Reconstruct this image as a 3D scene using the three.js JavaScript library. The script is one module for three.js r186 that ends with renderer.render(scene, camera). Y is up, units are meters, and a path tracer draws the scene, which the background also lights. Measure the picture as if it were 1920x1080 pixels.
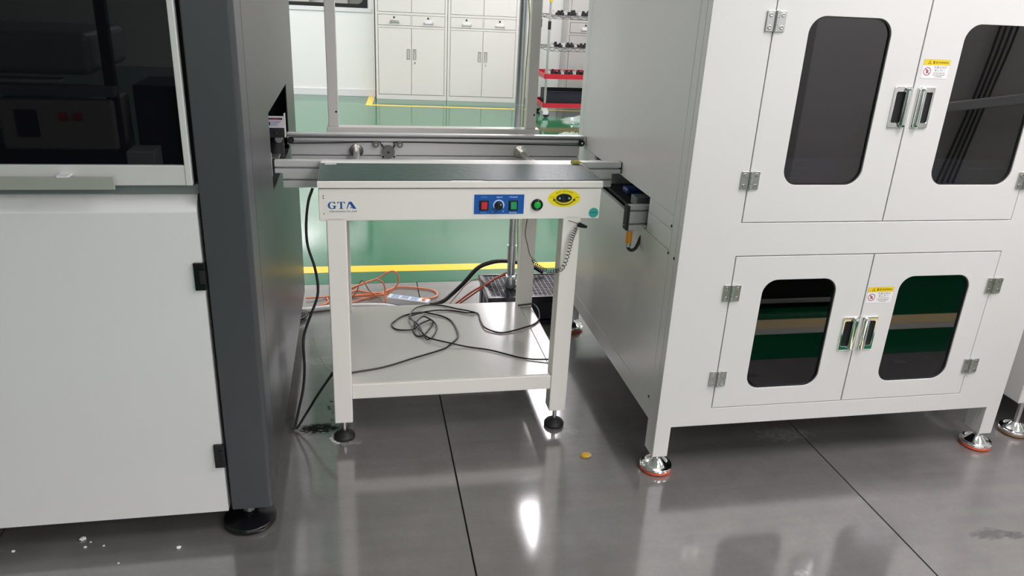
import * as THREE from 'three';
import { RoundedBoxGeometry } from 'three/addons/geometries/RoundedBoxGeometry.js';
import { mergeGeometries } from 'three/addons/utils/BufferGeometryUtils.js';
import { ImprovedNoise } from 'three/addons/math/ImprovedNoise.js';
import { RectAreaLightUniformsLib } from 'three/addons/lights/RectAreaLightUniformsLib.js';

// ---------------------------------------------------------------- camera, exposure, lamps
const scene = new THREE.Scene();
const renderer = new THREE.WebGLRenderer({ antialias: true });
renderer.toneMapping = THREE.LinearToneMapping;
renderer.toneMappingExposure = 1.55;
renderer.shadowMap.enabled = true;
RectAreaLightUniformsLib.init();

const camera = new THREE.PerspectiveCamera(40.698, 16 / 9, 0.05, 60);
{ // eye 1.5 m up, looking 11.8 degrees to the right, 21.7 degrees down, the phone held 2.9 degrees askew
  const yaw = THREE.MathUtils.degToRad(11.7959), pitch = THREE.MathUtils.degToRad(21.7008), roll = THREE.MathUtils.degToRad(-2.8846);
  const f = new THREE.Vector3(Math.sin(yaw) * Math.cos(pitch), -Math.sin(pitch), -Math.cos(yaw) * Math.cos(pitch));
  const r = new THREE.Vector3(Math.cos(yaw), 0, Math.sin(yaw)), d = new THREE.Vector3().crossVectors(f, r);
  const r2 = r.clone().multiplyScalar(Math.cos(roll)).addScaledVector(d, Math.sin(roll));
  const d2 = r.clone().multiplyScalar(-Math.sin(roll)).addScaledVector(d, Math.cos(roll));
  const m = new THREE.Matrix4().makeBasis(r2, d2.negate(), f.clone().negate());
  camera.quaternion.setFromRotationMatrix(m);
  camera.position.set(0, 1.5, 0);
}
const CEILING = 3.0, LAMP_POWER = 9.5;
const LAMPS = [[-1.4, -9.2], [1.9, -9.2], [-3.4, -8.3], [4.2, -8.3], [-1.5, -7.4], [1.95, -7.4], [-2.4, -5.4], [1.2, -5.4], [4.6, -5.4], [-1.8, -3.5], [2.1, -3.5],
  [1.7, -0.9], [3.6, -0.9], [2.3, 1.4], [4.6, 1.4], ...[3.2, 5.2, 7.2].flatMap((z) => [-0.6, 1.8, 4.2].map((x) => [x, z]))];

// ---------------------------------------------------------------- helpers
let seedState = 7;
const rnd = () => { seedState = (seedState * 1664525 + 1013904223) >>> 0; return seedState / 4294967296; };
const org = new WeakMap(), taken = new Map();
const numbered = (n) => { const k = taken.get(n) ?? 0; taken.set(n, k + 1); return k ? n + '_' + String(k).padStart(3, '0') : n; };
function meta(o, label, category, group, kind) { if (label) o.userData.label = label; if (category) o.userData.category = category; if (group) o.userData.group = group; if (kind) o.userData.kind = kind; return o; }
function thing(name, label, category, base = [0, 0, 0], group, kind) {
  const o = new THREE.Group(); o.name = numbered(name); o.position.set(...base); org.set(o, base); scene.add(o);
  return meta(o, label, category, group, kind);
}
function turned(name, label, category, x, z, theta, group, kind) { // a thing with a frame of its own
  const o = thing(name, label, category, [x, 0, z], group, kind); org.set(o, [0, 0, 0]); o.rotation.y = theta; return o;
}
function P(parent, name, geo, mat, x = 0, y = 0, z = 0, rot) { // x, y, z in the thing's frame
  const m = new THREE.Mesh(geo, mat), b = parent === scene ? [0, 0, 0] : org.get(parent);
  m.name = parent === scene ? numbered(name) : name; m.position.set(x - b[0], y - b[1], z - b[2]);
  if (rot) m.rotation.set(...rot);
  m.castShadow = m.receiveShadow = true; org.set(m, [x, y, z]); parent.add(m); return m;
}
function box(w, h, d, r = 0) { r = Math.min(r, w / 2.05, h / 2.05, d / 2.05); return r > 0 ? new RoundedBoxGeometry(w, h, d, 2, r) : new THREE.BoxGeometry(w, h, d); }
function B(parent, name, mat, x0, x1, y0, y1, z0, z1, r = 0) { return P(parent, name, box(x1 - x0, y1 - y0, z1 - z0, r), mat, (x0 + x1) / 2, (y0 + y1) / 2, (z0 + z1) / 2); }
const at = (g, x, y, z) => g.translate(x, y, z);
const bxg = (x0, x1, y0, y1, z0, z1, r = 0) => at(box(x1 - x0, y1 - y0, z1 - z0, r), (x0 + x1) / 2, (y0 + y1) / 2, (z0 + z1) / 2);
const plain = (g) => { const n = g.index ? g.toNonIndexed() : g; return n; };
const merge = (list) => mergeGeometries(list.map(plain));
function rrect(x0, y0, x1, y1, r, path = new THREE.Shape()) {
  path.moveTo(x0 + r, y0); path.lineTo(x1 - r, y0); path.absarc(x1 - r, y0 + r, r, -Math.PI / 2, 0); path.lineTo(x1, y1 - r); path.absarc(x1 - r, y1 - r, r, 0, Math.PI / 2);
  path.lineTo(x0 + r, y1); path.absarc(x0 + r, y1 - r, r, Math.PI / 2, Math.PI); path.lineTo(x0, y0 + r); path.absarc(x0 + r, y0 + r, r, Math.PI, 1.5 * Math.PI); return path;
}
const rect = (x0, y0, x1, y1, path = new THREE.Shape()) => { path.moveTo(x0, y0); path.lineTo(x1, y0); path.lineTo(x1, y1); path.lineTo(x0, y1); path.closePath(); return path; };
function plate(shape, depth, bevel = 0) { // front face at z = 0, body behind it
  const o = bevel ? { depth: depth - 2 * bevel, bevelEnabled: true, bevelThickness: bevel, bevelSize: bevel, bevelOffset: -bevel, bevelSegments: 2, curveSegments: 10 } : { depth, bevelEnabled: false, curveSegments: 10 };
  return new THREE.ExtrudeGeometry(shape, o).translate(0, 0, -depth + bevel);
}
const cyl = (r, h, seg = 24, r2 = r) => new THREE.CylinderGeometry(r2, r, h, seg);
const cylZ = (r, h, seg = 24) => cyl(r, h, seg).rotateX(Math.PI / 2);
const lathe = (pts, seg = 40) => new THREE.LatheGeometry(pts.map((p) => new THREE.Vector2(p[0], p[1])), seg);
const curve = (pts, tension = 0.5) => new THREE.CatmullRomCurve3(pts.map((p) => new THREE.Vector3(...p)), false, 'catmullrom', tension);
const tube = (pts, r, n = pts.length * 8, seg = 8) => new THREE.TubeGeometry(curve(pts), n, r, seg);
function profileX(L, w, h, grooves, gw = 0.006, gd = 0.006) { // aluminium extrusion along x, centred; slots in its front (+z) face at the given heights
  const s = new THREE.Shape(); s.moveTo(0, 0); s.lineTo(w, 0); s.lineTo(w, h); s.lineTo(0, h);
  for (const g of [...grooves].sort((a, b) => b - a)) { s.lineTo(0, g + gw / 2); s.lineTo(gd, g + gw / 2); s.lineTo(gd, g - gw / 2); s.lineTo(0, g - gw / 2); }
  s.closePath();
  return new THREE.ExtrudeGeometry(s, { depth: L, bevelEnabled: false }).rotateY(Math.PI / 2).translate(-L / 2, 0, 0);
}
const noise = new ImprovedNoise();
const fbm = (x, y, o = 4, z = 0) => { let a = 0, k = 1, s = 0; for (let i = 0; i < o; i++) { a += k * noise.noise(x, y, z + i * 7.3); s += k; x *= 2.03; y *= 2.03; k *= 0.55; } return a / s; };
function canvas(w, h, draw) { const c = document.createElement('canvas'); c.width = w; c.height = h; draw(c.getContext('2d'), w, h); const t = new THREE.CanvasTexture(c); t.colorSpace = THREE.SRGBColorSpace; t.magFilter = THREE.LinearFilter; return t; }
function data(w, h, f, srgb = true) { const a = new Uint8Array(w * h * 4); for (let j = 0; j < h; j++) for (let i = 0; i < w; i++) { const c = f(i, j), k = (j * w + i) * 4; a[k] = c[0]; a[k + 1] = c[1]; a[k + 2] = c[2]; a[k + 3] = 255; }
  const t = new THREE.DataTexture(a, w, h); if (srgb) t.colorSpace = THREE.SRGBColorSpace; t.magFilter = t.minFilter = THREE.LinearFilter; t.wrapS = t.wrapT = THREE.RepeatWrapping; t.needsUpdate = true; return t; }
const lin = (r, g, b) => new THREE.Color().setRGB(r, g, b);
const std = (c, roughness, metalness = 0, more = {}) => new THREE.MeshStandardMaterial({ color: c, roughness, metalness, ...more });
const phy = (c, roughness, more = {}) => new THREE.MeshPhysicalMaterial({ color: c, roughness, ...more });

// ---------------------------------------------------------------- materials
const fineBump = data(256, 256, (i, j) => { const v = 128 + 90 * fbm(i / 5, j / 5, 3, 3); return [v, v, v]; }, false);
const M = {
  white: phy(lin(0.67, 0.665, 0.64), 0.28), whiteFlat: std(lin(0.70, 0.70, 0.67), 0.5),
  tableWhite: phy(lin(0.83, 0.805, 0.75), 0.36),
  shelfWhite: phy(lin(0.60, 0.59, 0.55), 0.17, { bumpMap: fineBump, bumpScale: 0.0002 }),
  charcoal: phy(lin(0.052, 0.055, 0.060), 0.38), charcoalSide: phy(lin(0.046, 0.047, 0.047), 0.36),
  panelGrey: phy(lin(0.72, 0.72, 0.715), 0.42), ledge: phy(lin(0.16, 0.19, 0.19), 0.4),
  black: std(lin(0.006, 0.006, 0.007), 0.6), blackGloss: phy(lin(0.006, 0.006, 0.007), 0.22), rubber: std(lin(0.012, 0.012, 0.013), 0.55), navy: std(lin(0.006, 0.007, 0.016), 0.5),
  alu: std(lin(0.62, 0.62, 0.62), 0.38, 1), aluDull: std(lin(0.62, 0.62, 0.62), 0.45, 0.4), steel: std(lin(0.60, 0.58, 0.55), 0.2, 1), chrome: std(lin(0.86, 0.86, 0.86), 0.06, 1), zinc: std(lin(0.62, 0.62, 0.60), 0.35, 1),
  frameSilver: std(lin(0.68, 0.68, 0.66), 0.45, 0.25), galv: std(lin(0.55, 0.58, 0.60), 0.3, 0.9),
  glassL: phy(lin(0.004, 0.004, 0.006), 0.015, { ior: 1.5 }),
  glassR: phy(lin(0.36, 0.36, 0.40), 0.02, { transmission: 1, thickness: 0, ior: 1.78 }),
  pane: phy(lin(1, 1, 1), 0.01, { transmission: 1, thickness: 0, ior: 1.5 }),
  orangeRubber: std(lin(0.70, 0.10, 0.03), 0.5), orange: phy(lin(0.76, 0.21, 0.08), 0.35), brown: std(lin(0.22, 0.13, 0.05), 0.45), redCable: std(lin(0.42, 0.07, 0.03), 0.45), sensorOrange: phy(lin(0.80, 0.30, 0.02), 0.35),
  yellowGreen: std(lin(0.32, 0.36, 0.08), 0.45), red: phy(lin(0.52, 0.015, 0.03), 0.35), plasticWhite: phy(lin(0.72, 0.72, 0.72), 0.35),
  cable: phy(lin(0.009, 0.009, 0.010), 0.35), wall: std(lin(0.78, 0.79, 0.76), 0.55), ceiling: std(lin(0.80, 0.80, 0.78), 0.8), cabinet: phy(lin(0.68, 0.665, 0.63), 0.4), cabinetGrey: phy(lin(0.46, 0.455, 0.43), 0.42),
  postGrey: phy(lin(0.60, 0.58, 0.545), 0.36), pulley: std(lin(0.16, 0.155, 0.14), 0.45, 0.3), wire: std(lin(0.16, 0.16, 0.16), 0.4, 0.3), gasket: std(lin(0.015, 0.015, 0.016), 0.5), joint: std(lin(0.02, 0.02, 0.018), 0.8), redSwitch: phy(lin(0.55, 0.01, 0.03), 0.2), greenSwitch: phy(lin(0.005, 0.28, 0.10), 0.2), greenButton: phy(lin(0.01, 0.42, 0.06), 0.25),
  yellowPlastic: std(lin(0.75, 0.52, 0.02), 0.5), paleBit: std(lin(0.75, 0.75, 0.73), 0.7), film: phy(lin(0.85, 0.95, 0.9), 0.12, { transmission: 0.75, thickness: 0 }),
};

// ---------------------------------------------------------------- floor
const FX0 = -1.1, FX1 = 2.9, FZ0 = -3.83, FZ1 = -1.28; // the stretch of concrete that the texture covers
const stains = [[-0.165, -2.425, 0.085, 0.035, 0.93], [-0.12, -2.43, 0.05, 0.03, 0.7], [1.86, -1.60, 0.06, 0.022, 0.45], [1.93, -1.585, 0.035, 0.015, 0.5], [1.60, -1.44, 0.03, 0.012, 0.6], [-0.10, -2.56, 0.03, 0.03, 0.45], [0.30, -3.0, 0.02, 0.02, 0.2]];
const scuffs = [[1.50, -2.20, 0.12, 0.05, 0.5], [-0.06, -2.325, 0.05, 0.02, 0.9], [0.70, -2.31, 0.07, 0.03, 0.35], [1.18, -1.52, 0.025, 0.02, 0.6], [-0.15, -2.95, 0.12, 0.05, 0.35]];
const concrete = data(1600, 1024, (i, j) => {
  const x = FX0 + (i + 0.5) / 1600 * (FX1 - FX0), z = FZ0 + (j + 0.5) / 1024 * (FZ1 - FZ0);
  let v = 106 + 16 * fbm(x * 2.1, z * 2.1, 4) + 10 * fbm(x * 9, z * 9, 3, 5) + 5 * fbm(x * 60, z * 60, 2, 9) + 7 * fbm(x * 1.5, z * 22, 2, 12);
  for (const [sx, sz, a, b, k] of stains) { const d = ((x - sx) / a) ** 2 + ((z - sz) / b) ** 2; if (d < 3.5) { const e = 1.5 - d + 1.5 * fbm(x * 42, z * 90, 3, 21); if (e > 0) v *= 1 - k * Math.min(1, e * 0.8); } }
  for (const [sx, sz, a, b, k] of scuffs) { const d = ((x - sx) / a) ** 2 + ((z - sz) / b) ** 2; if (d < 3) { const e = 1 - d + 2 * fbm(x * 60, z * 60, 3, 31); if (e > 0) v += k * 55 * Math.min(1, e); } }
  return [v * 1.005, v * 0.985, v * 0.965];
});
const floorRough = data(512, 512, (i, j) => { const v = 150 + 60 * fbm(i / 60, j / 60, 4, 40) + 30 * fbm(i / 9, j / 9, 2, 44); return [v, Math.max(40, Math.min(255, v)), v]; }, false);
const rough2 = floorRough.clone(); rough2.repeat.set(2, 2);
M.slab = phy(lin(1, 1, 1), 0.21, { map: concrete, roughnessMap: floorRough, ior: 2.6, clearcoat: 0.8, clearcoatRoughness: 0.5 });
M.slabDull = phy(lin(1, 1, 1), 0.4, { map: concrete, roughnessMap: floorRough, ior: 2.6, clearcoat: 0.8, clearcoatRoughness: 0.5 });
const greenTex = data(512, 512, (i, j) => { const v = 8 * fbm(i / 80, j / 80, 4, 60) + 3 * fbm(i / 6, j / 6, 2, 63); return [16 + v, 98 + 1.4 * v, 64 + v]; });
M.green = phy(lin(1, 1, 1), 0.1, { map: greenTex, ior: 1.75 });
M.yellow = phy(lin(0.86, 0.55, 0.02), 0.25, { ior: 1.5 });
M.yellowGlint = phy(lin(0.88, 0.70, 0.36), 0.3); M.paleLine = phy(lin(0.62, 0.62, 0.58), 0.3);  // aisle yellow paled and brightened: a lamp glint put into its colour

const floor = thing('floor', 'grey polished concrete slabs between two stretches of green coated floor', null, [0, 0, 0], null, 'structure');
B(floor, 'underfloor', M.joint, -6.2, 6.2, -0.2, -0.009, -11.6, 9.3);
const slabX = [-6.1, -3.572, -2.287, -1.002, 0.2835, 1.566, 2.851, 4.136, 6.1];
for (let k = 0; k + 1 < slabX.length; k++) {
  const x0 = slabX[k] + 0.0024, x1 = slabX[k + 1] - 0.0024, g = box(x1 - x0, 0.03, FZ1 - FZ0 - 0.05, 0.0012), cx = (x0 + x1) / 2, cz = (FZ0 + FZ1) / 2, p = g.attributes.position, uv = g.attributes.uv;
  for (let i = 0; i < p.count; i++) uv.setXY(i, (p.getX(i) + cx - FX0) / (FX1 - FX0), (p.getZ(i) + cz - FZ0) / (FZ1 - FZ0));
  P(floor, 'slab', g, k >= 5 ? M.slabDull : M.slab, cx, -0.015, cz);
}
const greenField = (z0, z1) => { const g = box(12.2, 0.03, z1 - z0); const p = g.attributes.position, uv = g.attributes.uv; for (let i = 0; i < p.count; i++) uv.setXY(i, p.getX(i) / 1.7, p.getZ(i) / 1.7); return P(floor, 'green_coating', g, M.green, 0, -0.015, (z0 + z1) / 2); };
greenField(-11.6, -3.808); greenField(-1.302, 9.2);
B(floor, 'yellow_line', M.yellow, -6.1, 6.1, 0, 0.0008, -4.07, -3.974);
B(floor, 'yellow_line', M.yellowGlint, -6.1, 6.1, 0, 0.0008, -1.0, -0.9);
B(floor, 'pale_line', M.paleLine, -6.1, 6.1, 0, 0.0008, -1.06, -1.002);

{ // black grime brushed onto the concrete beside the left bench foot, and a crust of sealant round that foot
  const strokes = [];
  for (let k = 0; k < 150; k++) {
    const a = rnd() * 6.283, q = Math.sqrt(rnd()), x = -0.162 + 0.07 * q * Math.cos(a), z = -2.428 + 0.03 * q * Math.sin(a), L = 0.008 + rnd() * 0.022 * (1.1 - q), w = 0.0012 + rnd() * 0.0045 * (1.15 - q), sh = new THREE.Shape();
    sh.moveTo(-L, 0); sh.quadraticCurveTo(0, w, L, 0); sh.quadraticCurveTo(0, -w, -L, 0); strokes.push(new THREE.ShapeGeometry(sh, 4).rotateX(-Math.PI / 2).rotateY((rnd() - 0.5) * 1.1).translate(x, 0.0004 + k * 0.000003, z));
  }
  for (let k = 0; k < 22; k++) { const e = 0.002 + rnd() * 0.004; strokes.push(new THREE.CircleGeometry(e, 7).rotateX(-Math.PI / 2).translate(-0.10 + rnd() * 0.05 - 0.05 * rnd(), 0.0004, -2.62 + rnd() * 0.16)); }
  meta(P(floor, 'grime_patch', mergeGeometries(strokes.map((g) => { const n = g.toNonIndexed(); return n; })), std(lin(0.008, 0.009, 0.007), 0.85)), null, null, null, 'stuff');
  const crust = []; for (let k = 0; k < 26; k++) { const a = 2.2 + k * 0.1 + rnd() * 0.05, q = 0.040 + rnd() * 0.006; crust.push(new THREE.IcosahedronGeometry(0.004 + rnd() * 0.003, 1).scale(1.3, 0.35, 1).translate(-0.071 + q * Math.cos(a - 0.6), 0.0012, -2.36 + q * Math.sin(a - 0.6) * -1)); }
  meta(P(floor, 'sealant_crust', mergeGeometries(crust), std(lin(0.55, 0.55, 0.52), 0.6)), null, null, null, 'stuff');
}

// ---------------------------------------------------------------- shell of the hall
const BG = { x: 0.248, z: -10.21, t: -THREE.MathUtils.degToRad(4.2) };
const wallBack = turned('wall_back', 'white panelled back wall with a black framed window', null, BG.x, BG.z, BG.t, null, 'structure');
const WD = -0.17, W0 = -1.75, W1 = -0.098, WY0 = 1.074, WY1 = 2.15; // wall face and window opening in that frame
B(wallBack, 'wall_panel', M.wall, -7.5, -0.02, 0, WY0, WD - 0.1, WD);
B(wallBack, 'wall_panel', M.wall, -7.5, -0.02, WY1, CEILING, WD - 0.1, WD);
B(wallBack, 'wall_panel', M.wall, -7.5, W0, WY0, WY1, WD - 0.1, WD);
B(wallBack, 'wall_panel', M.wall, W1, -0.02, WY0, WY1, WD - 0.1, WD);
B(wallBack, 'wall_panel', M.wall, -0.12, -0.02, 0, CEILING, -0.5, WD - 0.1);
B(wallBack, 'wall_panel', M.wall, -0.12, 7.0, 0, CEILING, -0.62, -0.5);
B(wallBack, 'skirting', M.plasticWhite, -7.5, -0.02, 0, 0.09, WD, WD + 0.012, 0.003);
B(wallBack, 'window_trim', M.plasticWhite, W0 - 0.05, W1 + 0.045, WY0 - 0.05, WY0 - 0.001, WD, WD + 0.012, 0.003);
const win1 = turned('window_1', 'black framed window with rounded corners in the white back wall', null, BG.x, BG.z, BG.t, null, 'structure');
{
  const s = rect(W0 + 0.001, WY0 + 0.001, W1 - 0.001, WY1 - 0.001); s.holes.push(rrect(W0 + 0.05, WY0 + 0.045, W1 - 0.05, WY1 - 0.045, 0.08, new THREE.Path()));
  P(win1, 'window_frame', plate(s, 0.06, 0.002), M.black, 0, 0, WD + 0.01);
  B(win1, 'pane', M.pane, W0 + 0.04, W1 - 0.04, WY0 + 0.035, WY1 - 0.035, WD - 0.035, WD - 0.031);
}
const room2 = turned('trim_1', 'white room beyond the window in the back wall', null, BG.x, BG.z, BG.t, null, 'structure');
B(room2, 'wall_panel', M.wall, -3.2, 0.6, 0, CEILING, -1.85, -1.75); B(room2, 'wall_panel', M.wall, -3.2, -3.1, 0, CEILING, -1.75, -0.28);
B(room2, 'locker_front', M.cabinetGrey, -0.75, -0.42, 0, 2.1, -1.55, -1.2, 0.004); B(room2, 'locker_front', M.cabinetGrey, -1.6, -0.95, 0, 1.45, -1.7, -1.3, 0.004);
const wl = thing('wall_left', 'white left wall of the hall', null, [-6.15, 0, -3], null, 'structure'); B(wl, 'wall_panel', M.wall, -6.3, -6.1, 0, CEILING, -11.6, 9.3);
const wr = thing('wall_right', 'white right wall of the hall', null, [6.15, 0, -3], null, 'structure'); B(wr, 'wall_panel', M.wall, 6.1, 6.3, 0, CEILING, -11.6, 9.3);
const wf = thing('wall_front', 'white wall behind the camera', null, [0, 0, 9.25], null, 'structure'); B(wf, 'wall_panel', M.wall, -6.3, 6.3, 0, CEILING, 9.2, 9.4);
const we = thing('wall_end', 'white wall closing the far end behind the window room', null, [0, 0, -12.6], null, 'structure'); B(we, 'wall_panel', M.wall, -6.3, 6.3, 0, CEILING, -12.9, -12.7);
const ceil = thing('ceiling', 'white flat ceiling of the hall', null, [0, CEILING, -3], null, 'structure'); B(ceil, 'ceiling_panel', M.ceiling, -6.3, 6.3, CEILING, CEILING + 0.15, -12.9, 9.4);
M.lampGlow = std(lin(0.9, 0.9, 0.9), 0.5, 0, { emissive: lin(1, 0.93, 0.985), emissiveIntensity: 4 });
function lampAt(x, z, w, d, power, y = CEILING, label, group) {
  const t = thing('ceiling_lamp', label, 'lamp', [x, y, z], group);
  const s = rect(-w / 2 - 0.02, -d / 2 - 0.02, w / 2 + 0.02, d / 2 + 0.02); s.holes.push(rect(-w / 2, -d / 2, w / 2, d / 2, new THREE.Path()));
  P(t, 'lamp_frame', plate(s, 0.03).rotateX(Math.PI / 2), M.plasticWhite, x, y - 0.03, z); // rim below the ceiling
  P(t, 'diffuser', box(w - 0.002, 0.006, d - 0.002), M.lampGlow, x, y - 0.012, z);
  const l = new THREE.RectAreaLight(new THREE.Color(1, 0.93, 0.985), power, w, d); l.position.set(0, -0.034, 0); l.rotation.x = -Math.PI / 2; l.castShadow = true; l.name = 'lamp_light'; t.add(l);
}
for (const [x, z] of LAMPS) lampAt(x, z, 0.6, 1.2, LAMP_POWER, CEILING, 'white recessed ceiling light panel above the hall', 'ceiling light panels');
lampAt(-0.9, -11.25, 1.2, 0.5, 16, CEILING, 'white ceiling light panel in the room beyond the window', null);

// ---------------------------------------------------------------- steel cabinets along the back wall
function cabinet(s0, label, mat, pulls) {
  const t = turned('steel_cabinet', label, 'cabinet', BG.x + s0 * Math.cos(-BG.t), BG.z + s0 * Math.sin(-BG.t), BG.t, 'steel cabinets along the back wall');
  const w = 0.886, H = 1.85, D = 0.42;
  B(t, 'body', mat, 0, w, 0.0, H, -D, -0.018, 0.003);
  B(t, 'plinth', mat, 0, w, 0, 0.058, -0.018, 0, 0.002);
  for (const x of [0.0, w - 0.03]) B(t, 'stile', mat, x, x + 0.03, 0.058, H, -0.018, 0, 0.002);
  B(t, 'rail', mat, 0.031, w - 0.031, 0.868, 0.893, -0.018, 0, 0.002); B(t, 'rail', mat, 0.031, w - 0.031, 1.022, 1.05, -0.018, 0, 0.002); B(t, 'rail', mat, 0.436, 0.45, 0.895, 1.02, -0.018, 0, 0.002);
  const half = [[0.035, 0.4405], [0.4455, w - 0.035]];
  half.forEach(([a, b], k) => {
    const d = B(t, 'door', mat, a, b, 0.064, 0.864, -0.016, 0.002, 0.003), hx = k ? a + 0.036 : b - 0.036;
    const fr = rect(hx - 0.021, 0.5, hx + 0.021, 0.625); fr.holes.push(rect(hx - 0.014, 0.508, hx + 0.014, 0.617, new THREE.Path()));
    P(d, 'handle', plate(fr, 0.006, 0.001), M.zinc, 0, 0, 0.008); B(d, 'handle_recess', M.cabinetGrey, hx - 0.013, hx + 0.013, 0.509, 0.616, 0.001, 0.004);
    if (k) P(d, 'lock', cylZ(0.011, 0.008, 16), M.zinc, hx + 0.004, 0.46, 0.005);
    const u = B(t, 'door', mat, a, b, 1.054, H - 0.03, -0.016, 0.002, 0.003);
    B(u, 'handle', M.zinc, hx - 0.02, hx + 0.02, 1.35, 1.48, 0.001, 0.007, 0.002);
    const r = [[0.035, 0.434], [0.452, w - 0.035]][k], dr = B(t, 'drawer', mat, r[0], r[1], 0.898, 1.017, -0.016, 0.002, 0.003), mx = (r[0] + r[1]) / 2;
    P(dr, 'lock', cylZ(0.011, 0.008, 16), M.black, mx - 0.004, 0.992, 0.005);
    B(dr, 'pull', pulls[k] ? M.zinc : M.plasticWhite, mx - 0.05, mx + 0.05, 0.928, 0.962, 0.002, 0.014, 0.004);
    for (const e of [-1, 1]) B(dr, 'pull_bracket', M.zinc, mx + e * 0.052 - 0.007, mx + e * 0.052 + 0.007, 0.922, 0.95, 0.002, 0.018, 0.002);
  });
  return t;
}
cabinet(0.0, 'pale steel cabinet beside the window wall, left of the pair behind the yellow floor line', M.cabinet, [1, 0]);
cabinet(0.892, 'pale steel cabinet on the right of the pair, partly behind the grey pipe', M.cabinet, [0, 0]);
cabinet(2.404, 'grey steel cabinet standing in the corner behind the red shelved trolley', M.cabinetGrey, [0, 0]);
const mark = turned('cabinet_floor_marking', 'yellow floor line drawn around the steel cabinets', 'floor line', BG.x, BG.z, BG.t);
B(mark, 'line', M.yellow, -0.105, -0.03, 0.0005, 0.0013, -0.16, 0.56); B(mark, 'line', M.yellow, -0.03, 4.2, 0.0005, 0.0013, 0.485, 0.56);

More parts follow.
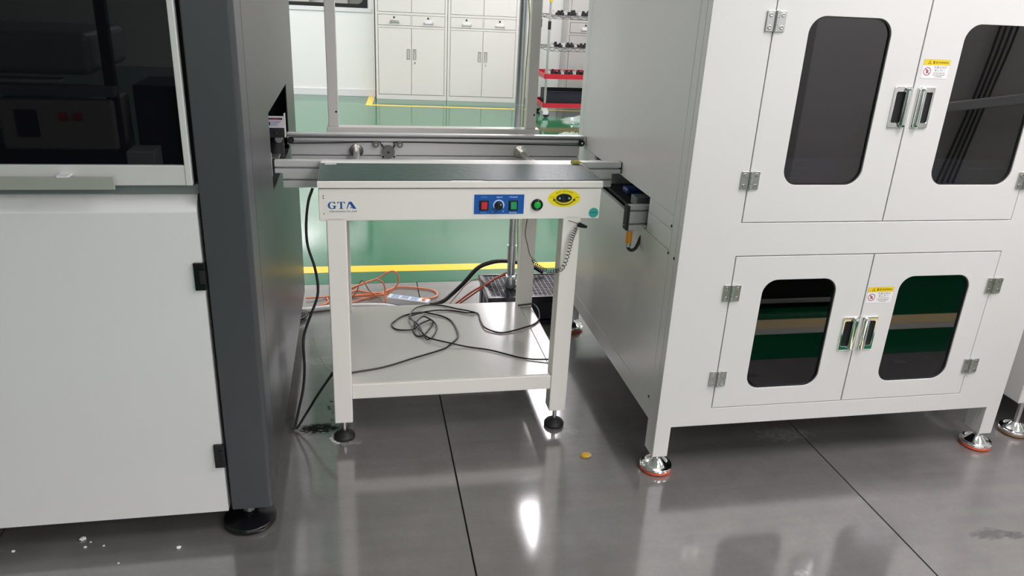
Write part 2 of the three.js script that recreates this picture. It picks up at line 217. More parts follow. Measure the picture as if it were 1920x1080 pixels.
// ---------------------------------------------------------------- shelved trolley at the back
{
  const X0 = 2.16, X1 = 3.35, Z1 = -9.0, Z0 = -9.46, t = thing('shelved_trolley', 'tall trolley with two wire shelves above two red trays, on castors', 'trolley', [X0, 0, Z1]);
  for (const x of [X0, X1]) for (const z of [Z0, Z1]) {
    P(t, 'post', cyl(0.014, 1.62, 16), M.zinc, x, 0.95, z);
    const c = P(t, 'castor', cyl(0.036, 0.03, 20).rotateX(Math.PI / 2), M.rubber, x + 0.02, 0.036, z);
    P(c, 'castor_fork', merge([bxg(-0.03, 0.03, 0.03, 0.075, -0.022, 0.022, 0.004), bxg(-0.02, 0.045, -0.01, 0.04, -0.021, -0.017), bxg(-0.02, 0.045, -0.01, 0.04, 0.017, 0.021)]), M.plasticWhite, x, 0.045, z);
    P(t, 'post_sleeve', cyl(0.018, 0.09, 16), M.black, x, 1.03, z);
  }
  for (const y of [1.135, 0.785]) {
    const g = []; for (const z of [Z0, Z1]) { g.push(bxg(X0, X1, y, y + 0.006, z - 0.004, z + 0.004)); g.push(bxg(X0, X1, y - 0.035, y - 0.029, z - 0.004, z + 0.004)); for (let k = 0; k < 24; k++) { const x = X0 + (k + 0.5) * (X1 - X0) / 24; g.push(new THREE.BoxGeometry(0.055, 0.007, 0.006).rotateZ(k % 2 ? 0.6 : -0.6).translate(x, y - 0.015, z)); } }
    for (const x of [X0, X1]) { g.push(bxg(x - 0.004, x + 0.004, y, y + 0.006, Z0, Z1)); g.push(bxg(x - 0.004, x + 0.004, y - 0.035, y - 0.029, Z0, Z1)); }
    for (let k = 1; k < 40; k++) { const x = X0 + k * (X1 - X0) / 40; g.push(bxg(x - 0.0025, x + 0.0025, y + 0.001, y + 0.006, Z0, Z1)); }
    P(t, 'wire_shelf', merge(g), M.wire, 0, 0, 0);
  }
  for (const [y, h] of [[0.445, 0.055], [0.118, 0.05]]) {
    const tr = P(t, 'tray', merge([bxg(X0 - 0.025, X1 + 0.025, y, y + 0.012, Z0 - 0.025, Z1 + 0.025), bxg(X0 - 0.025, X1 + 0.025, y, y + h, Z1 + 0.018, Z1 + 0.028), bxg(X0 - 0.025, X1 + 0.025, y, y + h, Z0 - 0.028, Z0 - 0.018), bxg(X0 - 0.03, X0 - 0.02, y, y + h, Z0 - 0.028, Z1 + 0.028), bxg(X1 + 0.02, X1 + 0.03, y, y + h, Z0 - 0.028, Z1 + 0.028)]), M.red);
    tr.userData.label = 'red tray';
  }
  P(t, 'corner_cap', cyl(0.022, 0.04, 16), M.yellowPlastic, X0, 1.3, Z1);
  const shelf = [[1.141, 'metal feeder part lying on the upper wire shelf of the trolley', 'parts on the upper wire shelf'], [0.791, 'metal feeder part lying on the lower wire shelf of the trolley', 'parts on the lower wire shelf'], [0.457, 'metal feeder part lying in the upper red tray of the trolley', 'parts in the upper red tray']];
  shelf.forEach(([y, label, group], q) => { for (let k = 0; k < 12; k++) {
    const x = X0 + 0.05 + k * 0.05 + rnd() * 0.012, z = Z1 - 0.06 - rnd() * 0.08, o = thing('feeder_part', label, 'machine part', [x, y, z], group), L = 0.036 + rnd() * 0.01, bh = q === 2 ? 0.055 + rnd() * 0.01 : 0.024 + rnd() * 0.012;
    B(o, 'block', k % 3 ? M.rubber : M.aluDull, x - L / 2, x + L / 2, y, y + bh, z - 0.09, z + 0.03, 0.003);
    P(o, 'reel', cylZ(0.012 + rnd() * 0.006, 0.014, 16), k % 3 ? M.black : M.zinc, x + (rnd() - 0.5) * 0.02, y + bh + 0.01, z + 0.02);
    B(o, 'arm', M.zinc, x - 0.006, x + 0.006, y + bh - 0.002, y + bh + 0.006, z - 0.085, z + 0.02, 0.002);
  } });
  const bin = thing('black_bin', 'long black plastic bin in the bottom red tray of the trolley', 'bin', [X0 + 0.35, 0.13, -9.2]);
  P(bin, 'bin_shell', merge([bxg(X0 + 0.03, X0 + 0.8, 0.131, 0.141, -9.38, -9.03), bxg(X0 + 0.03, X0 + 0.8, 0.131, 0.3, -9.04, -9.03), bxg(X0 + 0.03, X0 + 0.8, 0.131, 0.3, -9.38, -9.37), bxg(X0 + 0.03, X0 + 0.04, 0.131, 0.3, -9.37, -9.04), bxg(X0 + 0.79, X0 + 0.8, 0.131, 0.3, -9.37, -9.04)]), M.navy);
  B(bin, 'rim', M.navy, X0 + 0.025, X0 + 0.805, 0.288, 0.302, -9.03, -9.02, 0.003);
}
function crumpled(w, d, h, n, seed, sheet = 1) { // a creased sheet standing proud of the floor, uv none
  const g = new THREE.PlaneGeometry(w, d, n, n).rotateX(-Math.PI / 2), p = g.attributes.position;
  for (let i = 0; i < p.count; i++) { const x = p.getX(i), z = p.getZ(i), e = Math.max(0, 1 - (2 * x / w) ** 4) * Math.max(0, 1 - (2 * z / d) ** 4); p.setXYZ(i, x + 0.1 * w * noise.noise(x * 7 / w, z * 7 / d, seed), h * e * (0.45 + sheet * Math.abs(noise.noise(x * 6 / w + seed, z * 6 / d, seed))) + 0.002, z + 0.1 * d * noise.noise(x * 7 / w, z * 7 / d, seed + 4)); }
  g.computeVertexNormals(); return g;
}
meta(P(scene, 'plastic_film', crumpled(0.8, 0.3, 0.07, 20, 2), M.film, 2.72, 0.002, -8.72), 'clear crumpled plastic film on the green floor under the trolley', 'plastic film');
meta(P(scene, 'plastic_film', crumpled(0.22, 0.35, 0.06, 14, 5), M.film, 2.16, 0.002, -7.75), 'small clear crumpled plastic piece on green floor in front of the trolley', 'plastic film');

// ---------------------------------------------------------------- conveyor workbench
const TX0 = -0.101, TX1 = 0.703, TZ = -2.33, LEG = 0.06;
const bench = thing('conveyor_workbench', 'off-white steel inspection conveyor bench with green mat and aluminium rails', 'workbench', [0.3, 0, -2.66]);
for (const [x, z] of [[TX0, TZ - LEG], [TX1 - LEG, TZ - LEG], [TX0, -3.0], [TX1 - LEG, -3.0]]) {
  const leg = B(bench, 'leg', M.tableWhite, x, x + LEG, 0.074, 0.8, z, z + LEG, 0.004), cx = x + LEG / 2, cz = z + LEG / 2;
  P(leg, 'leveling_stem', cyl(0.0075, 0.06, 16), M.zinc, cx, 0.05, cz);
  P(leg, 'foot', lathe([[0, 0.001], [0.031, 0.001], [0.036, 0.004], [0.036, 0.011], [0.031, 0.019], [0.016, 0.025], [0.0145, 0.031], [0, 0.031]]), M.rubber, cx, 0, cz);
}
for (const z of [TZ - 0.004, -2.944]) B(bench, 'shelf_beam', M.tableWhite, TX0 + LEG, TX1 - LEG, 0.163, 0.2165, z - 0.045, z, 0.003);
for (const x of [TX0, TX1 - 0.045]) B(bench, 'shelf_beam', M.tableWhite, x, x + 0.045, 0.163, 0.2165, -2.94, TZ - LEG, 0.003);
B(bench, 'shelf', M.shelfWhite, TX0 + 0.05, TX1 - 0.052, 0.2165, 0.2195, -2.992, TZ - 0.012, 0.001);
B(bench, 'shelf_edge', M.shelfWhite, TX1 - 0.05, TX1 - 0.002, 0.2165, 0.2195, -2.99, TZ - LEG - 0.001, 0.001);
B(bench, 'deck', M.tableWhite, TX0, TX1, 0.792, 0.8, -3.17, TZ - 0.02, 0.002);
// front box with its panel and rolled lip
const PX0 = -0.1205, PX1 = 0.763;
const front = B(bench, 'control_panel', M.tableWhite, PX0, PX1, 0.789, 0.8885, TZ - 0.03, TZ, 0.002);
B(bench, 'panel_side', M.tableWhite, PX0, PX0 + 0.003, 0.789, 0.9, -2.6, TZ - 0.03); B(bench, 'panel_side', M.tableWhite, PX1 - 0.003, PX1, 0.789, 0.9, -2.6, TZ - 0.03);
{
  const s = new THREE.Shape(); // worktop with a shallow raised tab in the middle of its front edge
  s.moveTo(PX0 - 0.002, 0); s.lineTo(PX1 + 0.002, 0); s.lineTo(PX1 + 0.002, -0.28); s.lineTo(PX0 - 0.002, -0.28); s.closePath();
  P(bench, 'worktop', new THREE.ExtrudeGeometry(s, { depth: 0.016, bevelEnabled: true, bevelThickness: 0.003, bevelSize: 0.003, bevelOffset: -0.003, bevelSegments: 2 }).rotateX(-Math.PI / 2).translate(0, 0.895, 0), M.tableWhite, 0, 0, TZ - 0.2735);
}
{
  const s = new THREE.Shape(), a = PX0 + 0.001, b = PX1 - 0.001; // mat outline: x against depth behind the front edge
  s.moveTo(a, 0.228); s.lineTo(b - 0.004, 0.222); s.lineTo(b, 0.004); s.lineTo(0.385, 0.002); s.lineTo(0.375, 0.008); s.lineTo(0.285, 0.008); s.lineTo(0.275, 0.002); s.lineTo(a, 0.001); s.closePath();
  M.mat = phy(lin(0.022, 0.062, 0.052), 0.34, { bumpMap: data(256, 256, (i, j) => { const v = 128 + 120 * fbm(i / 22, j / 18, 3, 80); return [v, v, v]; }, false), bumpScale: 0.0009, ior: 1.5, specularIntensity: 0.3 });
  M.mat.bumpMap.repeat.set(3, 3);
  const g = new THREE.ExtrudeGeometry(s, { depth: 0.002, bevelEnabled: false }).rotateX(-Math.PI / 2);
  P(bench, 'green_mat', g, M.mat, 0, 0.9142, TZ + 0.002);
}
// writing on the panel
function print(parent, name, tex, x0, x1, y0, y1, z, t = 0.0008, shape) {
  const g = shape ? plate(shape, t) : box(x1 - x0, y1 - y0, t), m = phy(lin(1, 1, 1), 0.4, { map: tex });
  if (shape) { const p = g.attributes.position, uv = g.attributes.uv; for (let i = 0; i < p.count; i++) uv.setXY(i, (p.getX(i) - x0) / (x1 - x0), (p.getY(i) - y0) / (y1 - y0)); return P(parent, name, g, m, 0, 0, z + t); }
  return P(parent, name, g, m, (x0 + x1) / 2, (y0 + y1) / 2, z + t / 2);
}
print(front, 'logo_sticker', canvas(640, 300, (c, w, h) => {
  c.fillStyle = 'rgb(233,232,226)'; c.fillRect(0, 0, w, h); c.fillStyle = '#0c4f96'; c.textBaseline = 'alphabetic'; c.textAlign = 'left';
  c.font = 'bold 215px serif'; c.save(); c.translate(20, 205); c.scale(1.18, 0.98); c.fillText('G', 0, 0); c.fillText('T', 172, 0); c.restore();
  c.beginPath(); c.moveTo(462, 53); c.lineTo(520, 53); c.lineTo(618, 205); c.lineTo(545, 205); c.lineTo(478, 92); c.lineTo(428, 205); c.lineTo(410, 205); c.closePath(); c.fill();
  c.beginPath(); c.arc(506, 176, 15, 0, 7); c.fill();
  c.fillStyle = '#2a2320'; c.font = 'italic bold 52px serif'; c.save(); c.translate(60, 275); c.scale(1.12, 1); c.fillText('Electronics Co.,Ltd', 0, 0); c.restore();
}), -0.099, -0.006, 0.813, 0.857, TZ);
const plateBlue = print(front, 'switch_plate', canvas(1024, 420, (c, w, h) => {
  c.fillStyle = 'rgb(222,230,236)'; c.fillRect(0, 0, w, h); c.fillStyle = '#0a55a6'; c.fillRect(14, 14, w - 28, h - 28); c.fillStyle = '#bcd8f4'; c.textAlign = 'center'; c.font = 'bold 40px sans-serif';
  c.globalAlpha = 0.45; c.fillText('Power', 215, 78); c.fillText('Switch', 205, 385); c.globalAlpha = 1; c.fillText('Speed', 512, 80); c.fillText('Forward', 795, 78); c.fillText('Reverse', 795, 390);
  c.fillText('L', 392, 366); c.fillText('H', 600, 366); c.strokeStyle = '#bcd8f4'; c.lineWidth = 26; c.beginPath(); c.arc(505, 228, 100, Math.PI * 0.82, Math.PI * 2.18); c.stroke();
}), 0.3495, 0.5135, 0.8045, 0.8725, TZ);
const px = (u) => 0.3495 + u / 1024 * 0.164, py = (v) => 0.8725 - v / 420 * 0.068;
for (const [u, mat, tilt] of [[212, M.redSwitch, 0.12], [798, M.greenSwitch, -0.1]]) {
  const hs = B(front, 'switch_bezel', M.blackGloss, px(u) - 0.0145, px(u) + 0.0145, py(230) - 0.0165, py(230) + 0.0165, TZ + 0.0008, TZ + 0.004, 0.0015);
  P(hs, 'rocker', box(0.02, 0.024, 0.008, 0.002), mat, px(u), py(230), TZ + 0.0045, [tilt, 0, 0]);
}
const knob = P(front, 'speed_knob', merge([cylZ(0.013, 0.005, 28).translate(0, 0, 0.0025), cyl(0.0105, 0.014, 20, 0.009).rotateX(Math.PI / 2).translate(0, 0, 0.011), ...Array.from({ length: 14 }, (_, k) => { const a = k / 14 * 6.283; return bxg(-0.0012, 0.0012, -0.0012, 0.0012, 0.004, 0.017).translate(Math.cos(a) * 0.0103, Math.sin(a) * 0.0103, 0); })]), M.blackGloss, px(505), py(228), TZ + 0.0008);
B(knob, 'pointer', M.plasticWhite, px(505) + 0.002, px(505) + 0.0045, py(228) + 0.004, py(228) + 0.008, TZ + 0.018, TZ + 0.0195);
const btn = P(front, 'push_button_ring', lathe([[0.0125, 0], [0.019, 0], [0.019, 0.004], [0.0165, 0.0075], [0.0125, 0.0075], [0.0125, 0]], 36).rotateX(Math.PI / 2), M.blackGloss, 0.554, 0.8365, TZ);
P(btn, 'push_button', lathe([[0, 0.009], [0.009, 0.0085], [0.0118, 0.007], [0.0123, 0], [0, 0]].reverse(), 32).rotateX(Math.PI / 2), M.greenButton, 0.554, 0.8365, TZ);
const oval = new THREE.Shape(); oval.absellipse(0.6415, 0.8575, 0.0535, 0.029, 0, Math.PI * 2);
print(front, 'adjuster_sticker', canvas(800, 434, (c, w, h) => {
  c.fillStyle = '#f2e010'; c.fillRect(0, 0, w, h); c.fillStyle = '#5a4a08'; c.font = 'bold 38px sans-serif'; c.textAlign = 'center';
  const word = 'WIDTH ADJUSTMENT'; for (let k = 0; k < word.length; k++) { const a = -Math.PI / 2 + (k - (word.length - 1) / 2) * 0.112; c.save(); c.translate(405 + Math.cos(a) * 250, 195 + Math.sin(a) * 135); c.rotate((a + Math.PI / 2) * 0.6); c.fillText(word[k], 0, 0); c.restore(); }
  c.font = 'bold 34px sans-serif'; c.fillText('Narrow', 100, 205); c.fillText('Wide', 725, 212);
  c.strokeStyle = '#141008'; c.lineWidth = 22; c.beginPath(); c.ellipse(405, 175, 262, 205, 0, Math.PI * 0.11, Math.PI * 0.89); c.stroke();
  c.fillStyle = '#141008'; for (const e of [-1, 1]) { c.beginPath(); c.moveTo(405 + e * 272, 222); c.lineTo(405 + e * 205, 250); c.lineTo(405 + e * 268, 298); c.closePath(); c.fill(); }
}), 0.588, 0.695, 0.8285, 0.8865, TZ, 0.0008, oval);
{
  const s = new THREE.Shape(); s.absellipse(0, 0, 0.0255, 0.0145, 0, Math.PI * 2); const h = new THREE.Path(); h.absellipse(0, 0, 0.0075, 0.0075, 0, Math.PI * 2); s.holes.push(h);
  const o = P(front, 'adjuster_socket', plate(s, 0.004, 0.001), M.blackGloss, 0.641, 0.8585, TZ + 0.0048);
  B(o, 'socket_hole', M.black, 0.633, 0.649, 0.8505, 0.8665, TZ + 0.0008, TZ + 0.0012);
  for (const e of [-1, 1]) P(o, 'screw', cylZ(0.0035, 0.003, 14), M.chrome, 0.641 + e * 0.0155, 0.8585, TZ + 0.0055);
}
{
  const s = new THREE.Shape(); s.absellipse(0.7435, 0.8085, 0.0165, 0.0165, 0, Math.PI * 2);
  print(front, 'pass_sticker', canvas(256, 256, (c, w, h) => { c.fillStyle = '#2fa898'; c.fillRect(0, 0, w, h); c.fillStyle = '#12536e'; c.font = 'bold 74px sans-serif'; c.textAlign = 'center'; c.save(); c.translate(128, 150); c.rotate(-0.06); c.fillText('PASS', 0, 0); c.restore(); }), 0.727, 0.76, 0.792, 0.825, TZ, 0.0006, s);
}
for (const y of [0.868, 0.861, 0.812]) P(front, 'screw', cylZ(0.0016, 0.002, 10), M.black, -0.106, y, TZ + 0.0005);
// rails and belt drive
const RZN = -2.61, RZF = -3.08;
const nearRail = P(bench, 'near_rail', profileX(1.19, 0.03, 0.04, [0.018], 0.007, 0.018), M.aluDull, 0.325, 0.870, RZN);
B(nearRail, 'end_cap', M.black, 0.92, 0.9235, 0.8705, 0.9095, RZN - 0.03, RZN + 0.0005); B(nearRail, 'end_cap', M.black, -0.2735, -0.27, 0.8705, 0.9095, RZN - 0.03, RZN + 0.0005);
P(bench, 'near_rail_beam', profileX(1.134, 0.03, 0.049, [0.027], 0.007, 0.018), M.aluDull, 0.3215, 0.8208, RZN);
B(bench, 'rail_foot', M.tableWhite, 0.05, 0.09, 0.8, 0.8208, RZN - 0.03, RZN, 0.002); B(bench, 'rail_foot', M.tableWhite, 0.52, 0.56, 0.8, 0.8208, RZN - 0.03, RZN, 0.002);
const farRail = P(bench, 'far_rail', profileX(1.184, 0.03, 0.043, [0.013, 0.034], 0.006, 0.016), M.aluDull, 0.327, 0.8695, RZF + 0.004);
P(bench, 'far_rail_beam', profileX(1.15, 0.026, 0.069, [0.027], 0.005, 0.016), M.aluDull, 0.322, 0.8005, RZF);
for (const x of [-0.252, 0.902]) { const g = P(farRail, 'pulley', cylZ(0.0125, 0.012, 24), M.black, x, 0.887, RZF + 0.01); P(farRail, 'pulley_bolt', cylZ(0.004, 0.004, 12), M.chrome, x, 0.887, RZF + 0.0175); }
{
  const b = [[-0.252, 0.876, RZF + 0.011], [-0.1, 0.8785, RZF + 0.011], [0.07, 0.883, RZF + 0.011], [0.09, 0.874, RZF + 0.012], [0.101, 0.856, RZF + 0.012], [0.117, 0.836, RZF + 0.012], [0.134, 0.856, RZF + 0.012], [0.146, 0.874, RZF + 0.012], [0.165, 0.883, RZF + 0.011], [0.5, 0.8805, RZF + 0.011], [0.902, 0.876, RZF + 0.011]];
  P(bench, 'drive_belt', tube(b, 0.0026, 120, 6), M.rubber); P(bench, 'drive_belt', tube([[-0.252, 0.899, RZF + 0.009], [0.3, 0.9, RZF + 0.009], [0.902, 0.899, RZF + 0.009]], 0.0018, 20, 6), M.rubber);
  for (const [x, y] of [[0.069, 0.874], [0.162, 0.874]]) { P(bench, 'idler_pulley', cylZ(0.0125, 0.01, 24), M.pulley, x, y, RZF + 0.012); P(bench, 'idler_bolt', cylZ(0.005, 0.006, 14), M.steel, x, y, RZF + 0.018); }
  const mp = P(bench, 'motor_pulley', merge([cylZ(0.022, 0.014, 36), cylZ(0.0245, 0.002, 36).translate(0, 0, 0.008), cylZ(0.0245, 0.002, 36).translate(0, 0, -0.008)]), M.pulley, 0.117, 0.845, RZF + 0.014);
  P(mp, 'hub', cylZ(0.004, 0.004, 14), M.black, 0.117, 0.845, RZF + 0.024);
  for (const [x, y] of [[0.094, 0.868], [0.141, 0.868], [0.096, 0.823], [0.14, 0.823]]) P(bench, 'bracket_screw', cylZ(0.004, 0.005, 12), M.black, x, y, RZF + 0.003);
  B(bench, 'motor_bracket', M.aluDull, 0.088, 0.146, 0.818, 0.872, RZF, RZF + 0.002);
}
for (const x of [-0.006, 0.648]) {
  P(bench, 'cross_shaft', cylZ(0.0125, Math.abs(RZF - RZN) - 0.03, 24), M.steel, x, 0.848, (RZN - 0.03 + RZF) / 2);
  P(bench, 'shaft_collar', merge([cylZ(0.027, 0.01, 32), cylZ(0.02, 0.022, 32).translate(0, 0, 0.008)]), M.steel, x, 0.848, RZF + 0.006);
}
B(bench, 'motor_cover', M.black, -0.075, 0.07, 0.8005, 0.826, -2.98, -2.86, 0.006); B(bench, 'cover_plate', M.aluDull, -0.1, 0.2, 0.8005, 0.812, -3.06, -2.99, 0.002); B(bench, 'guide_block', M.tableWhite, 0.66, 0.69, 0.8005, 0.835, -3.0, -2.86, 0.003);
// rear uprights with their cross beam
B(bench, 'rear_beam', M.postGrey, -0.118, 0.738, 0.875, 0.9265, -3.19, -3.14, 0.003);
for (const x of [-0.111, 0.682]) { const u = B(bench, 'upright', M.postGrey, x, x + 0.04, 0.9265, 1.95, -3.185, -3.145, 0.003); P(u, 'bolt_hole', cylZ(0.004, 0.002, 12), M.black, x + 0.031, 0.985, -3.1447); }
B(bench, 'top_beam', M.postGrey, -0.111, 0.722, 1.951, 1.991, -3.185, -3.145, 0.003);
for (const x of [-0.09, 0.66]) B(bench, 'beam_bracket', M.tableWhite, x, x + 0.04, 0.8005, 0.875, -3.168, -3.142, 0.002);
// small things lying on the bench
meta(P(scene, 'tape_piece', merge([bxg(-0.02, 0.001, 0, 0.0012, -0.006, 0.005), bxg(0.0005, 0.016, 0, 0.0016, -0.004, 0.0035)]), M.paleBit, -0.086, 0.9164, -2.538), 'white strip of tape at the left rear corner of the green mat', 'tape');
function wad(name, label, cat, mats, x, y, z, r, sd) {
  const t = thing(name, label, cat, [x, y, z]);
  mats.forEach((m, k) => { const g = new THREE.IcosahedronGeometry(r * (1 - 0.25 * k), 4), p = g.attributes.position; for (let i = 0; i < p.count; i++) { const v = new THREE.Vector3().fromBufferAttribute(p, i), q = v.clone().multiplyScalar(2.2 / r), s = 1 + 0.45 * noise.noise(q.x + sd + k, q.y, q.z); p.setXYZ(i, v.x * s * 1.25, Math.max(-r * 0.28, v.y * s * 0.5), v.z * s); }
    g.computeVertexNormals(); P(t, k ? 'inner_fold' : 'wad', g, m, x + k * r * 0.5, y + r * 0.28, z + k * r * 0.2); });
}
wad('foam_scrap', 'crumpled yellow foam scrap on the right rear corner of the green mat', 'scrap', [std(lin(0.55, 0.45, 0.08), 0.8), std(lin(0.66, 0.6, 0.25), 0.8)], 0.738, 0.9164, -2.565, 0.014, 3);
wad('wrapper_scrap', 'small yellow wrapper scrap on the floor near the right machine', 'scrap', [std(lin(0.6, 0.36, 0.03), 0.5), std(lin(0.4, 0.36, 0.25), 0.5)], 0.735, 0.0005, -2.15, 0.0135, 8);

// ---------------------------------------------------------------- cables at the bench
const hangPts = [[-0.153, 0.8155, -2.622], [-0.169, 0.770, -2.605], [-0.178, 0.700, -2.590], [-0.176, 0.629, -2.575], [-0.156, 0.557, -2.560], [-0.147, 0.494, -2.545], [-0.152, 0.451, -2.530], [-0.173, 0.399, -2.515], [-0.197, 0.336, -2.500], [-0.202, 0.293, -2.485], [-0.201, 0.218, -2.470], [-0.209, 0.143, -2.455], [-0.227, 0.068, -2.440], [-0.239, 0.007, -2.417], [-0.200, 0.062, -2.430], [-0.160, 0.135, -2.420], [-0.113, 0.206, -2.422], [-0.102, 0.2225, -2.421], [-0.075, 0.2235, -2.416], [-0.05, 0.2245, -2.41]];
const shelfPtsA = [[-0.044, 0.224, -2.408], [0.069, 0.224, -2.440], [0.178, 0.226, -2.496], [0.284, 0.2235, -2.559], [0.318, 0.224, -2.597], [0.356, 0.226, -2.662], [0.352, 0.2235, -2.784], [0.327, 0.224, -2.844], [0.270, 0.226, -2.884], [0.232, 0.2235, -2.905], [0.163, 0.224, -2.876], [0.125, 0.226, -2.821], [0.111, 0.2235, -2.791], [0.130, 0.224, -2.745], [0.187, 0.226, -2.736], [0.220, 0.229, -2.777], [0.258, 0.229, -2.812], [0.273, 0.226, -2.815], [0.270, 0.2235, -2.786], [0.242, 0.224, -2.716], [0.219, 0.226, -2.674], [0.200, 0.2235, -2.686], [0.191, 0.224, -2.730], [0.201, 0.231, -2.779], [0.232, 0.234, -2.835], [0.252, 0.233, -2.829], [0.278, 0.229, -2.786], [0.283, 0.2235, -2.745], [0.262, 0.224, -2.676], [0.237, 0.229, -2.638], [0.224, 0.232, -2.678], [0.217, 0.232, -2.745], [0.200, 0.236, -2.788], [0.181, 0.231, -2.835], [0.192, 0.229, -2.859], [0.238, 0.231, -2.886], [0.304, 0.226, -2.914], [0.367, 0.224, -2.907], [0.419, 0.226, -2.879], [0.462, 0.2235, -2.874], [0.463, 0.224, -2.804], [0.470, 0.226, -2.729], [0.509, 0.2235, -2.689], [0.549, 0.224, -2.685], [0.614, 0.226, -2.711], [0.673, 0.2235, -2.752], [0.703, 0.226, -2.798], [0.712, 0.238, -2.858], [0.704, 0.236, -2.922], [0.677, 0.230, -2.934], [0.641, 0.228, -2.933]];
meta(P(scene, 'power_cable', tube(hangPts, 0.0046, 160, 10), M.cable), 'thick black cable hanging left of the bench and looping over the floor', 'cable');
meta(P(scene, 'power_cable', tube(shelfPtsA, 0.0032, 420, 8), M.cable), 'thin black cable coiled in loops in the middle of the bench shelf', 'cable');
const shelfPtsB = [[0.661, 0.228, -2.434], [0.603, 0.224, -2.448], [0.548, 0.224, -2.472], [0.463, 0.224, -2.534], [0.385, 0.224, -2.569], [0.322, 0.231, -2.591], [0.245, 0.232, -2.643], [0.220, 0.236, -2.691], [0.197, 0.238, -2.770], [0.188, 0.236, -2.850], [0.208, 0.231, -2.922], [0.236, 0.226, -2.959], [0.278, 0.224, -2.976], [0.328, 0.224, -2.965], [0.382, 0.226, -2.923], [0.428, 0.231, -2.885], [0.450, 0.231, -2.868]];
meta(P(scene, 'power_cable', tube(shelfPtsB, 0.0031, 160, 8), M.cable), 'thin black cable running from the coil to the right front leg on the shelf', 'cable');
meta(P(scene, 'loose_wire', tube([[-0.112, 0.213, -2.45], [-0.125, 0.219, -2.46], [-0.155, 0.257, -2.5], [-0.172, 0.305, -2.53]], 0.0012, 24, 6), M.yellowGreen), 'short stiff olive wire sticking out left of the bench leg', 'wire');
{ // coiled cord of a wrist strap
  const t = thing('coiled_cord', 'black coiled wrist strap cord hanging between the right legs of the bench', 'cord', [0.6, 0.6, -2.37]);
  const lead = [[0.544, 0.791, -2.400], [0.538, 0.742, -2.400], [0.537, 0.714, -2.400], [0.547, 0.676, -2.400], [0.556, 0.644, -2.400], [0.568, 0.627, -2.400]];
  P(t, 'lead', tube(lead, 0.0013, 40, 6), M.cable, 0, 0, 0);
  const c = curve([[0.568, 0.627, -2.400], [0.575, 0.615, -2.390], [0.592, 0.603, -2.380], [0.616, 0.595, -2.370], [0.640, 0.602, -2.350], [0.652, 0.622, -2.324], [0.661, 0.660, -2.314], [0.667, 0.695, -2.312], [0.673, 0.727, -2.312], [0.680, 0.752, -2.312], [0.684, 0.762, -2.312]]);
  class Helix extends THREE.Curve { getPoint(u, target = new THREE.Vector3()) { const p = c.getPointAt(u), tg = c.getTangentAt(u), n = new THREE.Vector3(0, 0, 1).cross(tg).normalize(), b = new THREE.Vector3().crossVectors(tg, n), w = u + 0.055 * Math.sin(u * Math.PI * 2 - 0.4), a = w * 30 * Math.PI * 2; return target.copy(p).addScaledVector(n, 0.0062 * Math.cos(a)).addScaledVector(b, 0.0062 * Math.sin(a)); } }
  P(t, 'coil', new THREE.TubeGeometry(new Helix(), 620, 0.0012, 6), M.cable, 0, 0, 0);
  P(t, 'tail', tube([[0.684, 0.762, -2.312], [0.690, 0.770, -2.315], [0.688, 0.776, -2.318], [0.66, 0.785, -2.322]], 0.0012, 20, 6), M.cable, 0, 0, 0);
  const clip = P(t, 'clip', merge([new THREE.BoxGeometry(0.03, 0.008, 0.008).rotateZ(-0.45).translate(0.012, 0, 0.003), new THREE.BoxGeometry(0.022, 0.006, 0.006).rotateZ(-0.15).translate(0.012, -0.006, 0.001), new THREE.BoxGeometry(0.01, 0.012, 0.009).rotateZ(-0.45)]), M.blackGloss, 0.694, 0.772, -2.316);
}

